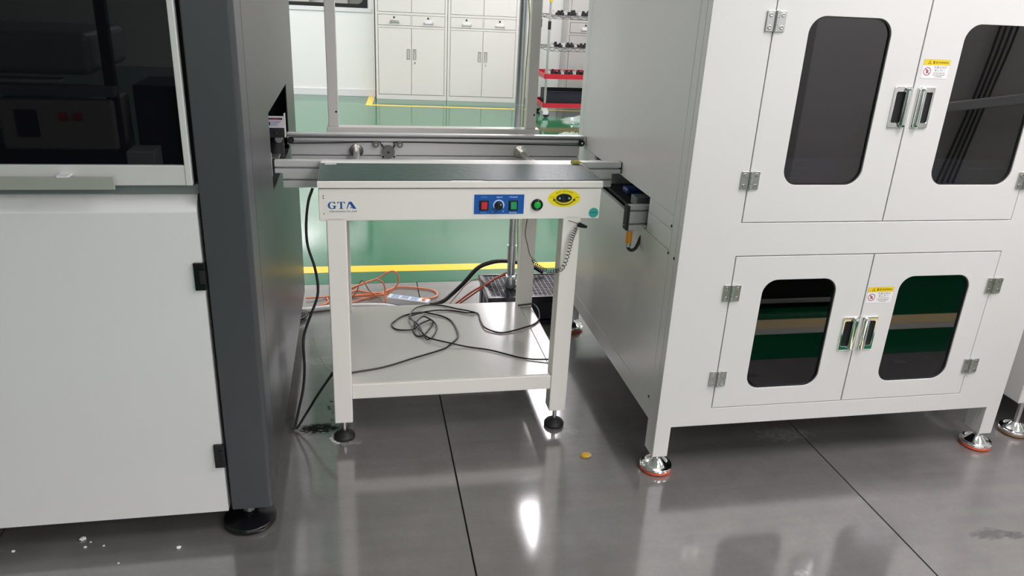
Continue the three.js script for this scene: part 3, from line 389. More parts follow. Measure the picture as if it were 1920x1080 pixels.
// ---------------------------------------------------------------- left machine
const LX = -0.262, LZ = -1.90, LB = 0.078, LBACK = -3.49, LTOP = 1.72;
const lm = thing('placement_machine', 'charcoal grey machine with dark window and pale lower panel, left of the bench', 'machine', [-1.1, 0, -2.7]);
{
  const s = new THREE.Shape(), r = 0.014, x0 = -0.3735; // pillar cross-section, x against depth
  s.moveTo(x0, 0.003); s.lineTo(x0 + 0.003, 0); s.lineTo(LX - r, 0); s.absarc(LX - r, r, r, -Math.PI / 2, 0); s.lineTo(LX, 0.116); s.lineTo(x0, 0.116); s.closePath();
  const pillar = P(lm, 'pillar', new THREE.ExtrudeGeometry(s, { depth: LTOP - LB, bevelEnabled: false, curveSegments: 8 }).rotateX(-Math.PI / 2), M.charcoal, 0, LB, LZ);
  // side wall with the transfer opening
  const O = [2.455, 3.125, 0.845, 1.09];
  const sw = rect(2.0215, 0.095, 3.49, LTOP); sw.holes.push(rect(O[0], O[2], O[1], O[3], new THREE.Path()));
  P(lm, 'side_panel', plate(sw, 0.004, 0.001).rotateY(Math.PI / 2), M.charcoalSide, LX, 0, 0);
  B(lm, 'frame_liner', M.black, LX - 0.05, LX - 0.005, 0.1, LTOP, -2.45, -2.017);
  B(lm, 'interior_back', M.black, -1.0, -0.99, 0.1, LTOP, LBACK + 0.01, -2.05); B(lm, 'interior_deck', M.black, -0.985, LX - 0.004, 0.83, 0.845, LBACK + 0.01, -2.46); B(lm, 'interior_roof', M.black, -0.985, LX - 0.004, 1.2, 1.21, LBACK + 0.01, -2.46);
  B(lm, 'rear_panel', M.charcoal, -1.9, LX - 0.001, 0.1, LTOP, LBACK, LBACK + 0.008); B(lm, 'roof', M.charcoal, -1.9, LX, LTOP, LTOP + 0.02, LBACK, LZ, 0.004);
  B(lm, 'base_frame', M.black, -1.9, LX - 0.04, 0.1, 0.16, LBACK + 0.05, LZ - 0.06); B(lm, 'front_liner', M.black, -1.9, -0.376, 0.11, LTOP, -2.05, LZ - 0.05);
  // lower panel with sloped top, grey ledge above it
  const q = new THREE.Shape(); q.moveTo(0, LB - 0.002); q.lineTo(-0.012, LB + 0.0); q.lineTo(-0.012, 0.944); q.quadraticCurveTo(-0.012, 0.949, -0.008, 0.952); q.lineTo(0.028, 0.984); q.lineTo(0.035, 0.984); q.lineTo(0.035, LB - 0.002); q.closePath();
  const low = P(lm, 'lower_panel', new THREE.ExtrudeGeometry(q, { depth: 1.5, bevelEnabled: false }).rotateY(Math.PI / 2).translate(-1.883, 0, 0), M.panelGrey, 0, 0, LZ - 0.008);
  B(lm, 'ledge', M.ledge, -1.9, -0.3755, 0.9845, 1.009, LZ - 0.045, LZ - 0.022, 0.003);
  for (const y of [0.783, 0.262]) {
    const h = B(lm, 'hinge', M.blackGloss, -0.4035, -0.3765, y - 0.036, y + 0.036, LZ + 0.003, LZ + 0.012, 0.002);
    B(h, 'hinge_pin', M.black, -0.3905, -0.3775, y - 0.018, y + 0.018, LZ + 0.012, LZ + 0.016, 0.002);
  }
  // glazed door
  const door = P(lm, 'window_door', merge([bxg(-1.9, -0.386, 1.011, 1.059, LZ - 0.02, LZ + 0.002, 0.002), bxg(-0.3995, -0.385, 1.0112, LTOP - 0.02, LZ - 0.02, LZ + 0.004, 0.002), bxg(-1.9, -0.4, LTOP - 0.06, LTOP - 0.02, LZ - 0.02, LZ + 0.002, 0.002)]), M.frameSilver);
  B(door, 'glass', M.glassL, -1.9, -0.4, 1.0595, LTOP - 0.061, LZ - 0.012, LZ - 0.006);
  const hb = B(door, 'handle', std(lin(0.40, 0.42, 0.36), 0.45, 0.3), -1.5, -0.549, 1.0085, 1.0375, LZ + 0.022, LZ + 0.03, 0.001);
  for (const x of [-0.655, -1.3]) B(door, 'handle_bracket', M.plasticWhite, x - 0.013, x + 0.013, 1.036, 1.041, LZ + 0.002, LZ + 0.03, 0.001);
  // transfer mechanism in the opening
  const br = B(lm, 'sensor_bracket', M.plasticWhite, -0.335, -0.245, 0.988, 1.028, -2.772, -2.768, 0.001);
  print(br, 'warning_label', canvas(256, 120, (c, w, h) => { c.fillStyle = '#d6d2da'; c.fillRect(0, 0, w, h); c.fillStyle = '#3a1020'; c.fillRect(104, 12, 140, 20); c.fillStyle = '#c03060'; c.font = 'bold 18px sans-serif'; c.fillText('! DANGER', 118, 29); c.fillStyle = '#7a2020'; c.beginPath(); c.moveTo(10, 98); c.lineTo(34, 40); c.lineTo(62, 98); c.fill(); c.fillStyle = '#8080a8'; for (let k = 0; k < 4; k++) c.fillRect(110, 46 + k * 15, 120 - k * 14, 7); }), -0.329, -0.247, 0.99, 1.026, -2.768);
  B(lm, 'bracket_cheek', M.aluDull, -0.247, -0.243, 0.955, 1.035, -2.80, -2.768, 0.001); B(lm, 'gear_block', M.rubber, -0.335, -0.25, 0.955, 0.987, -2.80, -2.765, 0.003);
  P(lm, 'motor_body', cyl(0.028, 0.08, 24), M.rubber, -0.283, 0.915, -2.83); P(lm, 'pinion', cylZ(0.012, 0.03, 18), M.steel, -0.268, 0.948, -2.79);
  B(lm, 'inlet_rail', M.aluDull, -0.31, -0.276, 0.862, 0.94, -2.60, -2.57, 0.002); B(lm, 'inlet_rail', M.zinc, -0.33, -0.268, 0.885, 0.892, -2.95, -2.75, 0.001);
  for (const [x, y, z] of [[-0.272, 0.972, -2.762], [-0.268, 0.938, -2.80], [-0.266, 0.90, -2.93], [-0.27, 0.905, -2.86], [-0.268, 1.047, -2.52]]) P(lm, 'mechanism_screw', cyl(0.005, 0.006, 12).rotateZ(Math.PI / 2), M.chrome, x, y, z);
  B(lm, 'guide_bar', M.zinc, -0.30, -0.285, 0.85, 0.98, -2.52, -2.505, 0.002);
}
for (const [x, z] of [[-0.336, -1.95], [-1.4, -1.95], [-0.32, -3.40]]) {
  P(lm, 'foot', lathe([[0, 0.001], [0.068, 0.001], [0.074, 0.004], [0.074, 0.016], [0.070, 0.020], [0.03, 0.028], [0.018, 0.036], [0, 0.036]], 48), M.blackGloss, x, 0, z);
  P(lm, 'foot_stem', merge([cyl(0.011, 0.07, 18).translate(0, 0.065, 0), cyl(0.017, 0.012, 6).translate(0, 0.046, 0)]), M.zinc, x, 0, z);
}

// ---------------------------------------------------------------- right machine
const RX0 = 0.924, RX1 = 2.215, RZ = -2.033, RBACK = -3.2, RTOP = 1.82;
const rm = thing('buffer_machine', 'white cabinet machine with four tinted window doors, right of the bench', 'machine', [1.57, 0, -2.6]);
const DX = [1.108, 1.5735, 2.032], DOORS = [[0.234, 0.755], [0.8625, 1.74]];
{
  const s = new THREE.Shape(); s.moveTo(RX0, 0.058); s.lineTo(RX0 + 0.052, 0.058); s.lineTo(RX0 + 0.052, 0.1685); s.lineTo(RX1 - 0.052, 0.1685); s.lineTo(RX1 - 0.052, 0.058); s.lineTo(RX1, 0.058); s.lineTo(RX1, RTOP); s.lineTo(RX0, RTOP); s.closePath();
  for (const [a, b] of DOORS) s.holes.push(rect(DX[0] - 0.0018, a - 0.0018, DX[2] + 0.0018, b + 0.0018, new THREE.Path()));
  P(rm, 'front_frame', plate(s, 0.03, 0.002), M.white, 0, 0, RZ);
  for (const x of [RX0, RX1 - 0.052]) B(rm, 'corner_leg', M.white, x, x + 0.052, 0.058, RTOP, RZ - 0.073, RZ - 0.03, 0.002);
  for (const x of [RX0, RX1 - 0.052]) B(rm, 'corner_leg', M.white, x, x + 0.052, 0.058, RTOP, RBACK, RBACK + 0.06, 0.002);
  // left side: bottom rail, lower panel, filler beside the opening, upper panel
  const zf = RZ - 0.0736, ob = -2.312, oe = -2.945;
  const side = (name, z0, z1, y0, y1, mat = M.white) => B(rm, name, mat, RX0, RX0 + 0.012, y0, y1, z0, z1, 0.0012);
  side('bottom_rail', RBACK + 0.06, zf + 0.002, 0.164, 0.2275); side('side_panel', RBACK + 0.06, zf, 0.2295, 0.7505); side('side_filler', ob, zf, 0.7525, 0.8155); side('side_panel_edge', ob, zf, 0.8175, 0.862); side('side_filler', RBACK + 0.06, oe, 0.7525, 0.862); side('side_panel', RBACK + 0.06, zf, 0.8635, RTOP);
  for (const [z, y] of [[-2.113, 0.829], [-2.113, 0.743], [-2.065, 0.742], [-2.121, 0.2375]]) P(rm, 'side_screw', cyl(0.0045, 0.003, 12).rotateZ(Math.PI / 2), M.black, RX0, y, z);
  B(rm, 'side_panel', M.white, RX1 - 0.012, RX1, 0.1685, RTOP, RBACK + 0.06, zf, 0.001); B(rm, 'roof', M.white, RX0, RX1, RTOP, RTOP + 0.02, RBACK, RZ, 0.003);
  B(rm, 'rear_panel', M.white, RX0 + 0.052, RX1 - 0.052, 0.1685, RTOP, RBACK, RBACK + 0.01); B(rm, 'bottom_plate', M.black, RX0 + 0.013, RX1 - 0.013, 0.17, 0.18, RBACK + 0.06, RZ - 0.031);
  B(rm, 'middle_plate', M.black, RX0 + 0.013, RX1 - 0.013, 0.735, 0.745, RBACK + 0.06, RZ - 0.05);
  B(rm, 'inner_panel', M.cabinetGrey, 1.22, 2.18, 0.87, RTOP, -2.62, -2.61); B(rm, 'inner_partition', M.black, RX0 + 0.014, 2.18, 0.19, 0.73, -2.9, -2.89); B(rm, 'inner_partition', M.black, 1.2, 1.21, 0.75, RTOP, RBACK + 0.06, -2.62);
  P(rm, 'inner_rail', profileX(1.2, 0.03, 0.07, [0.02, 0.05], 0.008), M.aluDull, 1.57, 0.972, -2.072);
  for (let k = 0; k < 3; k++) P(rm, 'reflection_cable', tube([[1.93 + k * 0.014, 1.75, -2.5], [1.925 + k * 0.013, 1.35, -2.48], [1.90 + k * 0.012, 1.15, -2.47], [1.88 + k * 0.014, 0.95, -2.5]], 0.005, 30, 6), M.cable);  // cables added inside, standing in for those mirrored in the upper right window
  // transfer rails and sensor in the side opening
  const tr = P(rm, 'transfer_rail', profileX(0.25, 0.03, 0.083, [0.022, 0.068], 0.007, 0.016), M.aluDull, 1.005, 0.7365, -2.362);
  B(tr, 'end_cap', M.rubber, 0.870, 0.8798, 0.7365, 0.8195, -2.394, -2.361, 0.001);
  P(rm, 'transfer_rail', profileX(0.25, 0.03, 0.09, [0.03, 0.07], 0.007), M.aluDull, 1.01, 0.765, -2.87);
  B(rm, 'opening_lip', M.white, RX0 - 0.002, RX0 + 0.012, 0.7515, 0.7575, oe, ob - 0.03); B(rm, 'guide_plate', M.black, 0.94, 1.1, 0.766, 0.775, -2.84, -2.42); B(rm, 'cover_bag', std(lin(0.02, 0.06, 0.18), 0.4), 0.97, 1.03, 0.776, 0.80, -2.72, -2.66, 0.01); B(rm, 'pneumatic_block', M.ledge, 0.95, 1.02, 0.776, 0.81, -2.56, -2.50, 0.004);
  const sn = P(rm, 'sensor', cyl(0.0105, 0.042, 24), M.sensorOrange, 0.886, 0.714, -2.365); P(sn, 'sensor_tip', cyl(0.0095, 0.016, 20), M.zinc, 0.886, 0.687, -2.365); B(sn, 'sensor_nut', M.zinc, 0.874, 0.898, 0.7352, 0.7364, -2.377, -2.353); P(sn, 'adjust_screw', cyl(0.003, 0.012, 8).rotateZ(Math.PI / 2), M.steel, 0.865, 0.755, -2.37);
  P(rm, 'sensor_cable', tube([[0.886, 0.681, -2.365], [0.888, 0.672, -2.364], [0.898, 0.666, -2.362], [0.910, 0.672, -2.36], [0.918, 0.688, -2.36], [0.926, 0.712, -2.36], [0.937, 0.726, -2.36], [0.96, 0.735, -2.36]], 0.0058, 60, 10), M.cable);
}
// signs on the doors: strokes of the four and five character lines, then the English lines
const GLYPHS = { ji: [[.05, .3, .45, .3], [.25, .05, .25, .95], [.25, .35, .05, .7], [.25, .35, .45, .6], [.58, .15, .58, .6], [.58, .6, .48, .92], [.58, .15, .85, .15], [.85, .15, .85, .85], [.85, .85, .97, .8]], qi: [[.1, .08, .42, .08], [.1, .08, .1, .32], [.42, .08, .42, .32], [.1, .32, .42, .32], [.58, .08, .9, .08], [.58, .08, .58, .32], [.9, .08, .9, .32], [.58, .32, .9, .32], [.05, .5, .95, .5], [.5, .36, .1, .68], [.5, .5, .9, .68], [.1, .7, .42, .7], [.1, .7, .1, .95], [.42, .7, .42, .95], [.1, .95, .42, .95], [.58, .7, .9, .7], [.58, .7, .58, .95], [.9, .7, .9, .95], [.58, .95, .9, .95]], yun: [[.45, .18, .85, .18], [.38, .42, .95, .42], [.62, .42, .48, .7], [.48, .7, .86, .66], [.12, .1, .2, .2], [.08, .4, .22, .4], [.22, .4, .18, .8], [.05, .95, .2, .82], [.2, .82, .95, .92]], zhuan: [[.05, .2, .45, .2], [.22, .05, .1, .5], [.1, .5, .45, .5], [.28, .35, .28, .95], [.05, .72, .45, .65], [.52, .22, .92, .22], [.5, .45, .97, .45], [.7, .05, .6, .62], [.6, .62, .9, .62], [.9, .62, .7, .85], [.62, .78, .8, .97]], shi: [[.08, .15, .35, .15], [.08, .15, .08, .85], [.35, .15, .35, .85], [.08, .5, .35, .5], [.08, .85, .35, .85], [.42, .35, .97, .35], [.78, .08, .78, .92], [.78, .92, .65, .86], [.52, .52, .6, .68]], jin: [[.05, .15, .45, .15], [.25, .02, .25, .45], [.25, .2, .05, .42], [.25, .2, .45, .4], [.55, .15, .95, .15], [.75, .02, .75, .45], [.75, .2, .55, .42], [.75, .2, .95, .4], [.2, .55, .8, .55], [.06, .7, .94, .7], [.5, .7, .5, .97], [.3, .78, .15, .94], [.7, .78, .85, .94]], zhi: [[.5, .08, .5, .92], [.5, .45, .85, .45], [.22, .42, .22, .92], [.05, .92, .95, .92]], kai: [[.12, .15, .88, .15], [.05, .48, .95, .48], [.35, .15, .35, .5], [.35, .5, .12, .95], [.65, .15, .65, .95]], men: [[.15, .05, .25, .16], [.12, .25, .12, .95], [.4, .18, .88, .18], [.88, .18, .88, .92], [.88, .92, .75, .88]], jing: [[.05, .12, .5, .12], [.15, .02, .15, .22], [.38, .02, .38, .22], [.1, .28, .45, .28], [.45, .28, .42, .5], [.12, .36, .3, .48], [.62, .05, .55, .25], [.6, .15, .92, .15], [.85, .15, .58, .5], [.62, .22, .95, .5], [.1, .58, .9, .58], [.25, .68, .75, .68], [.25, .76, .75, .76], [.28, .84, .72, .84], [.28, .84, .28, .98], [.72, .84, .72, .98], [.28, .98, .72, .98]], gao: [[.3, .05, .18, .3], [.25, .18, .82, .18], [.52, .03, .52, .45], [.06, .45, .94, .45], [.22, .6, .78, .6], [.22, .6, .22, .95], [.78, .6, .78, .95], [.22, .95, .78, .95]] };
const signTex = canvas(680, 440, (c, w, h) => {
  const word = (list, x, y, s, gap, lw) => { c.lineWidth = lw; list.forEach((n, k) => { c.beginPath(); for (const [a, b, d, e] of GLYPHS[n]) { c.moveTo(x + k * (s + gap) + a * s, y + b * s); c.lineTo(x + k * (s + gap) + d * s, y + e * s); } c.stroke(); }); };
  c.fillStyle = '#e6e6e6'; c.fillRect(0, 0, w, h); c.fillStyle = '#e8c81c'; c.fillRect(4, 4, w - 8, 128); c.strokeStyle = '#5a4c10'; c.lineWidth = 4; c.strokeRect(4, 4, w - 8, 128);
  c.fillStyle = '#3a3108'; c.lineWidth = 8; c.strokeStyle = '#3a3108'; c.beginPath(); c.moveTo(110, 104); c.lineTo(150, 30); c.lineTo(190, 104); c.closePath(); c.stroke(); c.font = 'bold 54px sans-serif'; c.textAlign = 'center'; c.fillText('!', 150, 98);
  word(['jing', 'gao'], 230, 38, 62, 8, 7); c.font = 'bold 62px sans-serif'; c.textAlign = 'left'; c.fillText('WARNING', 372, 92, 270);
  c.strokeStyle = '#b01838'; c.lineWidth = 17; c.beginPath(); c.arc(130, 278, 88, 0, 7); c.stroke(); c.fillStyle = '#555'; c.fillRect(104, 232, 34, 92); c.fillRect(146, 246, 16, 70); c.beginPath(); c.moveTo(70, 216); c.lineTo(192, 340); c.stroke();
  c.strokeStyle = '#4a4a52'; word(['ji', 'qi', 'yun', 'zhuan', 'shi'], 290, 152, 56, 12, 5); word(['jin', 'zhi', 'kai', 'men'], 318, 222, 54, 14, 5);
  c.fillStyle = '#2c2c30'; c.font = 'bold 34px sans-serif'; c.textAlign = 'center'; c.fillText('DO NOT OPEN THE', 450, 324, 360); c.fillText('DOOR WHEN MACHINE', 450, 368, 310); c.fillText('IS RUNNING', 450, 408, 220);
});
function machineDoor(k, row) {
  const [a, b] = DOORS[row], x0 = k ? DX[1] + 0.0018 : DX[0] + 0.0006, x1 = k ? DX[2] - 0.0006 : DX[1] - 0.0018, w0 = k ? 1.690 : 1.2135, w1 = k ? 1.948 : 1.4665;
  const y0 = row ? 0.9755 : 0.298, y1 = row ? 1.4455 : 0.6775, r = 0.048, s = rect(x0, a + 0.0006, x1, b - 0.0006), ww = row && k ? [1.702, 1.983] : [w0, w1];
  if (row && k) s.holes.push(rrect(ww[0], y0, ww[1], y1 - 0.004, r, new THREE.Path())); else s.holes.push(rrect(ww[0], y0, ww[1], y1, r, new THREE.Path()));
  const d = P(rm, 'door', plate(s, 0.022, 0.0012), M.white, 0, 0, RZ + 0.0005);
  const gs = rrect(ww[0] - 0.012, y0 - 0.012, ww[1] + 0.012, y1 + 0.012, r, new THREE.Shape()); gs.holes.push(rrect(ww[0] + 0.0025, y0 + 0.0025, ww[1] - 0.0025, y1 - 0.0025, r, new THREE.Path()));
  P(d, 'window_seal', plate(gs, 0.003), M.gasket, 0, 0, RZ - 0.0035);
  P(d, 'window_glass', plate(rrect(ww[0] - 0.01, y0 - 0.01, ww[1] + 0.01, y1 + 0.01, r), 0.004), M.glassR, 0, 0, RZ - 0.008).userData.label = 'tinted window glass';
  // chrome cup handle
  const hy = row ? 1.2065 : 0.484, cx = k ? (row ? 1.6175 : 1.6105) : (row ? 1.5425 : 1.5425), hw = 0.0275, hh = 0.0585, e = k ? -1 : 1; // e: side of the lip, towards the other door
  const hs = rrect(cx - hw, hy - hh, cx + hw, hy + hh, 0.004); hs.holes.push(rrect(cx - e * 0.0195 - 0.001 - (e > 0 ? 0 : 0.026) + (e > 0 ? 0 : 0), hy - 0.044, cx - e * 0.0195 + (e > 0 ? 0.027 : 0.001), hy + 0.044, 0.005, new THREE.Path()));
  const hd = P(d, 'handle', plate(hs, 0.005, 0.0012), M.chrome, 0, 0, RZ + 0.0055); hd.userData.label = 'chrome cup handle';
  const lip = new THREE.Shape(); lip.moveTo(0, 0); lip.lineTo(0.0165, 0); lip.quadraticCurveTo(0.0165, 0.011, 0.008, 0.0125); lip.quadraticCurveTo(0.001, 0.0125, -0.004, 0.007); lip.lineTo(-0.002, 0.0055); lip.closePath();
  const lg = new THREE.ExtrudeGeometry(lip, { depth: 0.098, bevelEnabled: true, bevelThickness: 0.008, bevelSize: 0.005, bevelOffset: -0.005, bevelSegments: 2, curveSegments: 8 }).translate(0, 0, -0.049).rotateX(-Math.PI / 2).scale(1, 1, -1); // depth of the shape -> towards the viewer
  if (e < 0) lg.scale(-1, 1, 1); else { const p = lg.attributes.position; for (let i = 0; i < p.count; i += 3) { const a = new THREE.Vector3().fromBufferAttribute(p, i), c = new THREE.Vector3().fromBufferAttribute(p, i + 2); p.setXYZ(i, c.x, c.y, c.z); p.setXYZ(i + 2, a.x, a.y, a.z); } }
  lg.computeVertexNormals();
  P(d, 'handle_lip', lg, M.chrome, cx + e * 0.0085, hy, RZ + 0.0055);
  B(d, 'handle_recess', M.black, cx - 0.0225, cx + 0.0225, hy - 0.048, hy + 0.048, RZ + 0.0007, RZ + 0.0012);
  if (k) print(d, 'warning_sign', signTex, row ? 1.589 : 1.5805, row ? 1.674 : 1.671, row ? 1.2895 : 0.5885, row ? 1.3425 : 0.6435, RZ + 0.0005, 0.0006);
  // hinges on the outer edge
  for (const y of row ? [1.427, 0.990] : [0.638, 0.342]) {
    const hx = k ? 2.0405 : 1.1105, h = P(rm, 'hinge', merge([bxg(hx - 0.028, hx - 0.0055, y - 0.027, y + 0.027, RZ + 0.001, RZ + 0.005, 0.0012), bxg(hx + 0.0055, hx + 0.028, y - 0.027, y + 0.027, RZ + 0.001, RZ + 0.005, 0.0012)]), M.zinc);
    for (let q = -1; q <= 1; q++) P(h, 'knuckle', cyl(0.0058, 0.0172, 16), M.zinc, hx, y + q * 0.018, RZ + 0.006);
    for (const [sx, sy] of [[-0.018, 0.016], [0.018, 0.016], [-0.018, -0.016], [0.018, -0.016]]) { const sc = lathe([[0, 0.0005], [0.0022, 0.0005], [0.0024, 0.0012], [0.0058, 0.0014], [0.006, 0], [0, 0]].reverse(), 18).rotateX(Math.PI / 2); P(h, 'screw', sc, M.steel, hx + sx, y + sy, RZ + 0.005); }
  }
}
for (const row of [0, 1]) for (const k of [0, 1]) machineDoor(k, row);
function machineFoot(parent, x, z, stem, ring = M.orangeRubber) {
  P(parent, 'foot', lathe([[0, 0.012], [0.051, 0.012], [0.0535, 0.014], [0.0535, 0.020], [0.051, 0.0225], [0.034, 0.0235], [0.015, 0.045], [0.012, 0.046], [0, 0.046]].map(([a, b]) => [a, b]), 48), M.chrome, x, 0, z).userData.label = 'chrome leveling foot';
  P(parent, 'foot_pad', lathe([[0, 0.0005], [0.048, 0.0005], [0.0525, 0.004], [0.0525, 0.0118], [0, 0.0118]], 48), ring, x, 0, z);
  P(parent, 'foot_stem', merge([cyl(0.009, stem, 18).translate(0, 0.04 + stem / 2, 0), cyl(0.014, 0.012, 6).translate(0, 0.04 + stem - 0.006, 0)]), M.zinc, x, 0, z);
}
for (const x of [0.95, 2.182]) for (const z of [-2.055, -3.165]) machineFoot(rm, x, z, 0.03);

// ---------------------------------------------------------------- next machine in the line, at the right edge
const nm = thing('neighbour_machine', 'white machine at the right picture edge beyond the tinted window machine', 'machine', [2.8, 0, -2.6]);
B(nm, 'body', M.white, 2.366, 3.5, 0.131, 1.8, -3.2, -2.10, 0.004); B(nm, 'base_frame', M.black, 2.42, 3.45, 0.10, 0.131, -3.1, -2.2);
machineFoot(nm, 2.4, -2.115, 0.09, M.brown); machineFoot(nm, 2.4, -3.1, 0.09, M.brown);

// ---------------------------------------------------------------- pallet, pipe and loose cables behind the bench
{
  const x0 = 0.562, x1 = 1.0, z0 = -3.515, z1 = -3.205, y = 0.15, t = thing('plastic_pallet', 'low black plastic pallet with a grid top behind the bench', 'pallet', [(x0 + x1) / 2, 0, (z0 + z1) / 2]), g = [];
  P(t, 'rim', merge([bxg(x0, x1, y - 0.03, y, z1 - 0.02, z1, 0.003), bxg(x0, x1, y - 0.03, y, z0, z0 + 0.02, 0.003), bxg(x0, x0 + 0.02, y - 0.03, y, z0 + 0.02, z1 - 0.02, 0.003), bxg(x1 - 0.02, x1, y - 0.03, y, z0 + 0.02, z1 - 0.02, 0.003)]), M.blackGloss);
  for (let k = 1; k < 17; k++) { const z = z0 + k * (z1 - z0) / 17; g.push(bxg(x0 + 0.02, x1 - 0.02, y - 0.024, y - 0.003, z - 0.0028, z + 0.0028)); }
  for (let k = 1; k < 20; k++) { const x = x0 + k * (x1 - x0) / 20; g.push(bxg(x - 0.0022, x + 0.0022, y - 0.024, y - 0.004, z0 + 0.02, z1 - 0.02)); }
  M.grid = phy(lin(0.06, 0.058, 0.065), 0.3);
  P(t, 'grid_deck', merge(g), M.grid).userData.kind = 'stuff';
  B(t, 'tray', M.navy, x0 + 0.02, x1 - 0.02, 0.02, 0.03, z0 + 0.02, z1 - 0.02);
  B(t, 'skirt', M.navy, x0 + 0.012, x1 - 0.012, 0.0005, y - 0.03, z1 - 0.035, z1 - 0.02); B(t, 'skirt', M.navy, x0 + 0.012, x1 - 0.012, 0.0005, y - 0.03, z0 + 0.01, z0 + 0.025);
  for (const z of [z0 + 0.03, (z0 + z1) / 2 - 0.03, z1 - 0.1]) B(t, 'pallet_leg', M.navy, x0 + 0.004, x0 + 0.06, 0.0005, y - 0.03, z, z + 0.065, 0.004);
}
{
  const x = 0.683, z = -3.315, t = thing('metal_pipe', 'galvanised vertical pipe with an elbow standing on the black pallet', 'pipe', [x, 0.15, z]);
  P(t, 'pipe', cyl(0.0175, CEILING - 0.215, 28), M.galv, x, 0.215 + (CEILING - 0.215) / 2, z);
  P(t, 'elbow', merge([lathe([[0, 0], [0.022, 0.002], [0.027, 0.012], [0.027, 0.05], [0.0225, 0.056], [0.0225, 0.07], [0, 0.07]], 28), cyl(0.019, 0.06, 24).rotateZ(Math.PI / 2).translate(0.045, 0.024, 0), cyl(0.024, 0.018, 24).rotateZ(Math.PI / 2).translate(0.066, 0.024, 0)]), M.galv, x, 0.1505, z);
  P(t, 'coupling', cyl(0.021, 0.07, 28), M.galv, x, 0.33, z); P(t, 'cable_tie', cyl(0.0185, 0.004, 28), M.plasticWhite, x, 1.0, z);
}
meta(P(scene, 'earth_wire', tube([[0.700, 2.9, -3.292], [0.692, 2.2, -3.292], [0.690, 1.502, -3.291], [0.697, 1.422, -3.29], [0.704, 1.340, -3.29], [0.703, 1.235, -3.292], [0.700, 1.105, -3.293], [0.700, 0.903, -3.293], [0.701, 0.692, -3.294], [0.7, 0.483, -3.292], [0.705, 0.343, -3.285], [0.71, 0.21, -3.285]], 0.0026, 120, 6), M.yellowGreen), 'green and yellow earth wire running down along the grey pipe', 'wire');
meta(P(scene, 'air_hose', tube([[0.30, 0.014, -3.47], [0.377, 0.016, -3.49], [0.426, 0.047, -3.500], [0.491, 0.112, -3.500], [0.554, 0.185, -3.500], [0.619, 0.214, -3.500], [0.684, 0.221, -3.500], [0.765, 0.209, -3.500], [0.833, 0.187, -3.500], [0.88, 0.163, -3.48]], 0.0105, 100, 12), M.cable), 'thick black hose arching from the floor over the black pallet', 'hose');
const OR = [
  ['looped orange cord with the tallest upright loop behind the bench', [[-0.269, 0.012, -3.60], [-0.202, 0.010, -3.61], [-0.162, 0.010, -3.62], [-0.055, 0.050, -3.600], [0.006, 0.083, -3.600], [0.079, 0.105, -3.600], [0.115, 0.131, -3.600], [0.144, 0.142, -3.600], [0.164, 0.138, -3.600], [0.178, 0.116, -3.600], [0.176, 0.077, -3.600], [0.155, 0.046, -3.600], [0.122, 0.023, -3.600], [0.081, 0.017, -3.600], [0.017, 0.014, -3.61], [-0.056, 0.006, -3.62], [-0.11, 0.006, -3.63]], 0.0044, M.orange],
  ['orange cord bending in a low upright loop beside the white socket strip', [[-0.062, 0.075, -3.550], [0.014, 0.101, -3.550], [0.062, 0.119, -3.550], [0.081, 0.118, -3.550], [0.101, 0.103, -3.550], [0.111, 0.072, -3.550], [0.110, 0.050, -3.550], [0.108, 0.010, -3.52]], 0.004, M.orange],
  ['orange cord lying in a wide flat loop around the white socket strip', [[-0.056, 0.006, -3.681], [-0.015, 0.006, -3.695], [0.038, 0.006, -3.663], [0.083, 0.006, -3.649], [0.112, 0.006, -3.669], [0.142, 0.006, -3.700], [0.184, 0.006, -3.730], [0.269, 0.006, -3.715], [0.352, 0.006, -3.677], [0.373, 0.006, -3.628], [0.360, 0.006, -3.585], [0.320, 0.006, -3.565], [0.29, 0.006, -3.575]], 0.0042, M.orange],
  ['orange cord with a small bend left of the front bench leg', [[-0.200, 0.006, -3.516], [-0.181, 0.006, -3.530], [-0.161, 0.006, -3.565], [-0.166, 0.006, -3.613], [-0.137, 0.006, -3.632], [-0.052, 0.006, -3.637], [0.017, 0.006, -3.643], [0.083, 0.012, -3.640]], 0.004, M.orange],
  ['short orange cord lying flat towards the white floor tube', [[-0.052, 0.006, -3.535], [-0.004, 0.006, -3.580], [0.049, 0.006, -3.608], [0.099, 0.008, -3.63], [0.116, 0.014, -3.65]], 0.004, M.orange],
  ['thin brown wire bent over the heap of orange cords', [[-0.048, 0.016, -3.580], [-0.023, 0.051, -3.575], [-0.014, 0.081, -3.575], [0.006, 0.107, -3.575], [0.033, 0.058, -3.575], [0.057, 0.031, -3.575], [0.096, 0.005, -3.560]], 0.0025, M.brown],
];
for (const [label, pts, r, m] of OR) meta(P(scene, m === M.brown ? 'loose_wire' : 'orange_cord', tube(pts, r, 90, 8), m), label, m === M.brown ? 'wire' : 'cord', m === M.brown ? null : 'orange cords on the floor behind the bench');
const RC = [
  ['upper rust red cable running from the floor up to the pipe', [[0.33, 0.006, -3.36], [0.395, 0.025, -3.380], [0.451, 0.065, -3.380], [0.513, 0.112, -3.380], [0.588, 0.156, -3.380], [0.651, 0.193, -3.380], [0.68, 0.222, -3.345]], 0.0045],
  ['lower rust red cable running from the floor up to the pipe', [[0.35, 0.006, -3.33], [0.403, 0.025, -3.360], [0.468, 0.073, -3.360], [0.535, 0.122, -3.360], [0.610, 0.177, -3.360], [0.66, 0.211, -3.340]], 0.0042],
  ['thin dark red wire rising from the floor to the rim of the pallet', [[0.36, 0.005, -3.42], [0.392, 0.014, -3.420], [0.450, 0.084, -3.420], [0.492, 0.135, -3.420], [0.538, 0.161, -3.420], [0.57, 0.152, -3.42]], 0.002],
];
